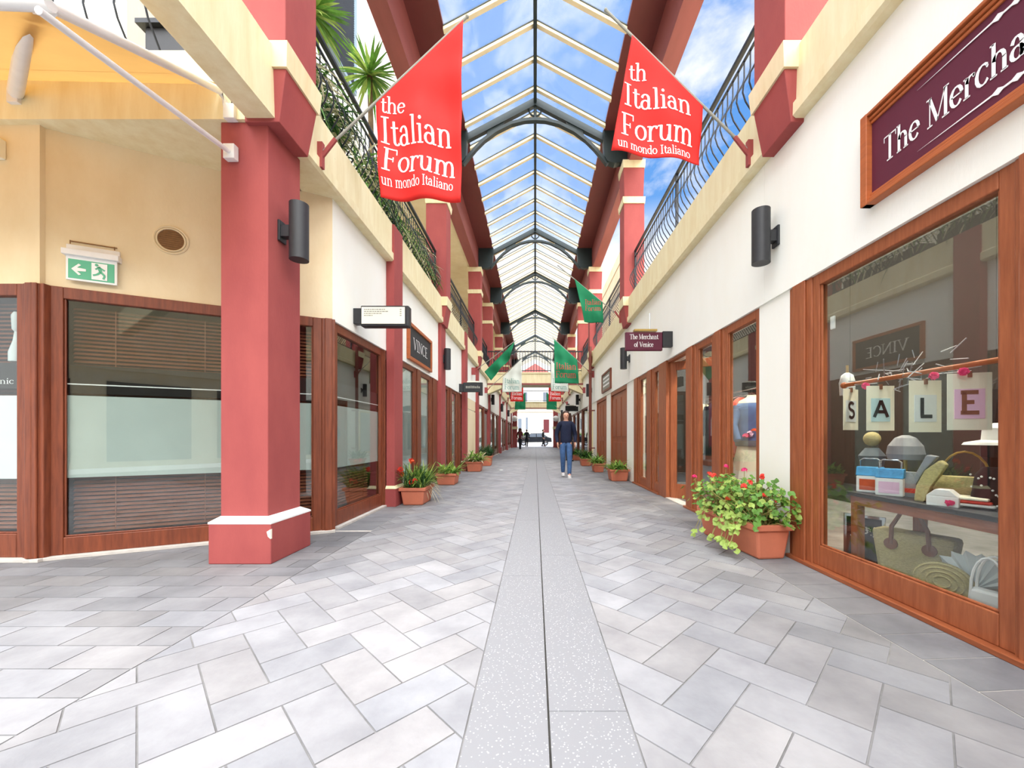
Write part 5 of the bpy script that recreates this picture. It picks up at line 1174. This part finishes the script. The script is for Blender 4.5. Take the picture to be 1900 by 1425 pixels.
# ------------------------------------------------------------------ people
def skin(name, V, E, Rd, mt, parent, root=0, lvl=1):
    me = bpy.data.meshes.new(name); Xi = WM[parent].inverted(); me.from_pydata([Vector(v) for v in V], E, []); me.materials.append(M[mt])
    o = bpy.data.objects.new(name, me); COL.objects.link(o); o.parent = parent; WM[o] = WM[parent]
    o.modifiers.new('skin', 'SKIN'); 
    sk = me.skin_vertices[0].data
    for i, rr_ in enumerate(Rd): sk[i].radius = rr_ if isinstance(rr_, tuple) else (rr_, rr_); sk[i].use_root = (i == root)
    s2 = o.modifiers.new('sub', 'SUBSURF'); s2.levels = lvl; s2.render_levels = lvl
    me.polygons.foreach_set('use_smooth', [True]*len(me.polygons))
    o.modifiers['skin'].use_smooth_shade = True
    return o
def person(loc, label, top, legs, shoe, hair, rz=0, h=1.68, stride=.14, group=None, longhair=True):
    r = thing('person', loc, label, 'person', group, rz=rz); k_ = h/1.68; r.scale = (k_, k_, k_)
    X0 = WM[r]; 
    # local coordinates, facing -Y
    f = stride
    hipL, kneeL, ankL = (.085, 0, .90), (.085, -f*.75, .49), (.075, -f, .09)
    hipR, kneeR, ankR = (-.085, 0, .90), (-.08, -f*.15, .49), (-.065, f*1.25, .12)
    shL, elL, wrL = (.17, .01, 1.37), (.25, .06, 1.10), (.23, -.07, .90)
    shR, elR, wrR = (-.17, .01, 1.37), (-.25, .07, 1.10), (-.22, -.04, .90)
    V = [(0, 0, .95), (0, .005, 1.10), (0, 0, 1.28), (0, .005, 1.41), (0, 0, 1.475), (0, -.012, 1.535), (0, -.015, 1.605), (0, -.008, 1.675),
         hipL, kneeL, ankL, (.08, ankL[1]-.14, .04), hipR, kneeR, ankR, (-.065, ankR[1]-.13, .045),
         shL, elL, wrL, shR, elR, wrR]
    E = [(0, 1), (1, 2), (2, 3), (3, 4), (4, 5), (5, 6), (6, 7), (0, 8), (8, 9), (9, 10), (10, 11), (0, 12), (12, 13), (13, 14), (14, 15), (3, 16), (16, 17), (17, 18), (3, 19), (19, 20), (20, 21)]
    R_ = [(.13, .095), (.115, .085), (.135, .095), (.10, .07), .05, (.070, .082), (.088, .108), (.075, .09), .085, .055, .036, .03, .085, .055, .036, .03, .05, .04, .026, .05, .04, .026]
    for s, wi in ((1, 18), (-1, 21)):
        wv = Vector(V[wi]); pi_ = len(V); V.append(tuple(wv+Vector((0, -.02, -.055)))); E.append((wi, pi_)); R_.append((.03, .016))
        for q, (dx_, ln) in enumerate(((-.024, .062), (-.008, .070), (.008, .066), (.024, .052))):
            a = len(V); V.append(tuple(wv+Vector((dx_*.4*s, -.028+dx_*.9, -.095)))); V.append(tuple(wv+Vector((dx_*.3*s-.01*s, -.030+dx_*.9, -.095-ln*.55)))); V.append(tuple(wv+Vector((dx_*.3*s-.022*s, -.022+dx_*.9, -.095-ln))))
            E += [(pi_, a), (a, a+1), (a+1, a+2)]; R_ += [.009, .0085, .007]
        a = len(V); V.append(tuple(wv+Vector((-.012*s, -.055, -.05)))); V.append(tuple(wv+Vector((-.018*s, -.068, -.085)))); E += [(pi_, a), (a, a+1)]; R_ += [.0095, .008]
    b_ = skin('body', V, E, R_, 'skin', r, 0, 1)
    # jumper
    n3 = (0, .005, 1.43)
    V = [(0, .0, .84), (0, .005, 1.08), (0, 0, 1.28), n3, shL, elL, (wrL[0], wrL[1]-.01, wrL[2]-.02), shR, elR, (wrR[0], wrR[1]-.01, wrR[2]-.02)]
    skin('jumper', V, [(0, 1), (1, 2), (2, 3), (3, 4), (4, 5), (5, 6), (3, 7), (7, 8), (8, 9)], [(.185, .14), (.165, .12), (.175, .12), (.10, .075), .08, .06, .042, .075, .06, .042], top, r, 1, 1)
    V = [(0, 0, .96), (0, 0, .90), hipL, kneeL, (ankL[0], ankL[1]-.005, .055), hipR, kneeR, (ankR[0], ankR[1]-.01, .09)]
    skin('trousers', V, [(0, 1), (1, 2), (2, 3), (3, 4), (1, 5), (5, 6), (6, 7)], [(.135, .10), (.15, .115), .105, .074, .056, .105, .074, .056], legs, r, 0, 1)
    I0 = Matrix.Identity(4)
    for a in (ankL, ankR):
        m = MB(X0); m.tube([(a[0], a[1]+.055, .045+a[2]-.09), (a[0], a[1]+.02, .05+a[2]-.09), (a[0], a[1]-.06, .042+a[2]-.09), (a[0], a[1]-.13, .035+a[2]-.09), (a[0], a[1]-.17, .03+a[2]-.09)], [(.03, .04), (.04, .05), (.042, .04), (.042, .032), (.025, .022)], 10)
        m.box(a[0]-.04, a[0]+.04, a[1]-.175, a[1]+.065, a[2]-.09, a[2]-.075); m.build('shoe', shoe, r, True)
    m = MB(X0); m.lathe_e([(math.sin(PI*i/8), -math.cos(PI*i/8)) for i in range(4, 9)], 16, (0, .03, 1.63), .098, .105, .095, 0); m.lathe_e([(math.sin(PI*i/8), -math.cos(PI*i/8)) for i in range(1, 8)], 14, (0, .05, 1.61), .09, .07, .09, 0)
    if longhair:
        for s in (1, -1): m.tube([(s*.075, 0, 1.65), (s*.092, .01, 1.56), (s*.095, .015, 1.46), (s*.085, .0, 1.36)], [(.03, .055), (.032, .06), (.034, .05), (.02, .03)], 10)
        m.tube([(0, .08, 1.64), (0, .10, 1.52), (0, .10, 1.38)], [(.08, .04), (.09, .035), (.06, .02)], 12)
    else: m.tube([(0, .06, 1.62), (0, .07, 1.53)], [(.085, .05), (.06, .03)], 12)
    m.build('hair', hair, r, True)
    for s in (1, -1):
        m = MB(X0); m.ball((s*.03, -.098, 1.60), .0115, .008, .007); m.build('eye', 'eye', r, True)
        m = MB(X0); m.ball((s*.082, .0, 1.59), .012, .02, .03); m.build('ear', 'skin', r, True)
    m = MB(X0); m.tube([(0, -.098, 1.60), (0, -.116, 1.572), (0, -.10, 1.565)], [.008, .013, .01], 8); m.build('nose', 'skin', r, True)
    m = MB(X0); m.ball((0, -.093, 1.545), .022, .008, .007); m.build('mouth', 'lip', r, True)
    return r
person((.80, 10.35, 0), 'woman in a navy jumper and blue jeans walking towards the viewer in white shoes', 'navy', 'denim', 'white', 'hair', h=1.68)
person((1.45, 17.0, 0), 'person in black with a bag, half hidden behind the walking woman', 'blackcloth', 'blackcloth', 'blackcloth', 'hair', rz=.3, h=1.7, stride=.06, longhair=False)
person((-1.25, 33.0, 0), 'distant person in a dark red coat on the left near the arcade mouth', 'darkred', 'blackcloth', 'blackcloth', 'hair', rz=2.8, h=1.72, stride=.1)
person((-.85, 40.0, 0), 'distant person in black beside the car at the arcade mouth', 'blackcloth', 'blackcloth', 'blackcloth', 'hair', rz=3.1, h=1.72, stride=.08, longhair=False)
person((.85, 42.0, 0), 'distant person in black standing right of the car', 'blackcloth', 'blackcloth', 'blackcloth', 'hair', rz=1.4, h=1.75, stride=.1, longhair=False)

# ------------------------------------------------------------------ street beyond
m = MB(); m.box(-40, 40, 41, 80, -.2, 0); st(m, 'floor_street', 'asphalt', 'bright street beyond the arcade mouth', 'street')
bd = thing('building', (0, 60, 0), 'bright white building across the street at the end of the arcade', 'building')
m = MB(); m.box(-14, 14, 58, 66, 0, 9); m.box(-3.2, 3.2, 57.2, 58, 0, 9.0); m.build('wall', 'farwhite', bd)
m = MB(); m.box(-3.4, 3.4, 56.9, 58, 4.6, 5.6); m.build('balcony', 'cream', bd)
m = MB(); m.prism([(-4, 57, 9), (4, 57, 9), (0, 57, 11.5)], (0, 8, 0)); m.build('gable_roof', 'maroon', bd)
for x, z, w_, h_ in ((-2.2, 2.1, .5, 1.5), (-1.2, 2.1, .3, 1.7), (1.6, 1.6, .8, 1.9), (-4.5, 2, 1, 1.8), (4.5, 2, 1, 1.8), (-1.5, 6.0, .7, 1.4), (1.5, 6.0, .7, 1.4)):
    m = MB(); m.box(x-w_/2, x+w_/2, 57.15, 57.3, z, z+h_); fo_ = m.build('window', 'shutter' if x != 1.6 else 'darkred', bd)
m = MB(); m.box(-2.6, -1.0, 56.9, 57.2, 1.25, 1.5); m.build('window_box', 'leaf', bd)
car = thing('car', (.1, 47, 0), 'black hatchback parked across the end of the arcade', 'car')
F = frame((-.1, 47, 0), (1, 0, 0), (0, 1, 0)); prof = [(-2.0, .35), (-2.0, .75), (-1.85, .92), (-1.0, .98), (-.4, 1.42), (.9, 1.45), (1.6, 1.0), (2.0, .9), (2.05, .4)]
m = MB(F); m.prism([(a, -.8, b_) for a, b_ in prof], (0, 1.6, 0)); m.build('body', 'carpaint', car, bevel=.08)
m = MB(F); m.prism([(-.85, -.815, 1.0), (-.38, -.80, 1.36), (.2, -.80, 1.38), (.2, -.815, 1.0)], (0, .01, 0)); m.prism([(.28, -.815, 1.0), (.28, -.80, 1.38), (.85, -.80, 1.38), (1.4, -.815, 1.0)], (0, .01, 0)); m.build('side_window', 'shutter', car)
for a in (-1.25, 1.3):
    m = MB(Matrix.Translation((-.1+a, 46.16, .32)) @ Matrix.Rotation(PI/2, 4, 'X')); m.lathe([(.2, -.1), (.32, -.1), (.32, .1), (.2, .1)], 22); wh = m.build('wheel', 'rubber', car, True)
    m = MB(Matrix.Translation((-.1+a, 46.07, .32)) @ Matrix.Rotation(PI/2, 4, 'X')); m.lathe([(.2, -.02), (.2, .02), (.06, .04)], 18); m.build('hubcap', 'chrome', wh, True)
for sg, lb in ((1, 'right'), (-1, 'left')):
    r = thing('mouth_column', (sg*1.95, 38.2, 0), 'red column with a cream band at the %s side of the arcade mouth' % lb, 'pillar', 'red columns at the arcade mouth')
    m = MB(); m.box(sg*1.95-.22, sg*1.95+.22, 38, 38.44, 0, 3.6); m.build('shaft', 'red', r); m = MB(); m.box(sg*1.95-.27, sg*1.95+.27, 37.95, 38.49, 1.75, 2.0); m.build('band', 'cornice', r)
    m = MB(); m.ball((sg*1.95, 37.71, 2.75), .28, .28, .28, 16, 10)
    tag(m.build('globe_lamp', 'white', None, True), 'white globe lamp on the red column at the %s of the arcade mouth' % lb, 'lamp', 'globe lamps at the arcade mouth')
r = thing('crumpled_paper', (-1.05, 12.3, 0), 'scrap of white paper lying on the paving in the middle distance', 'litter'); random.seed(4); m = MB(); m.ball((-1.05, 12.3, .012), .07, .05, .014, 9, 6); m.build('scrap', 'white', r)
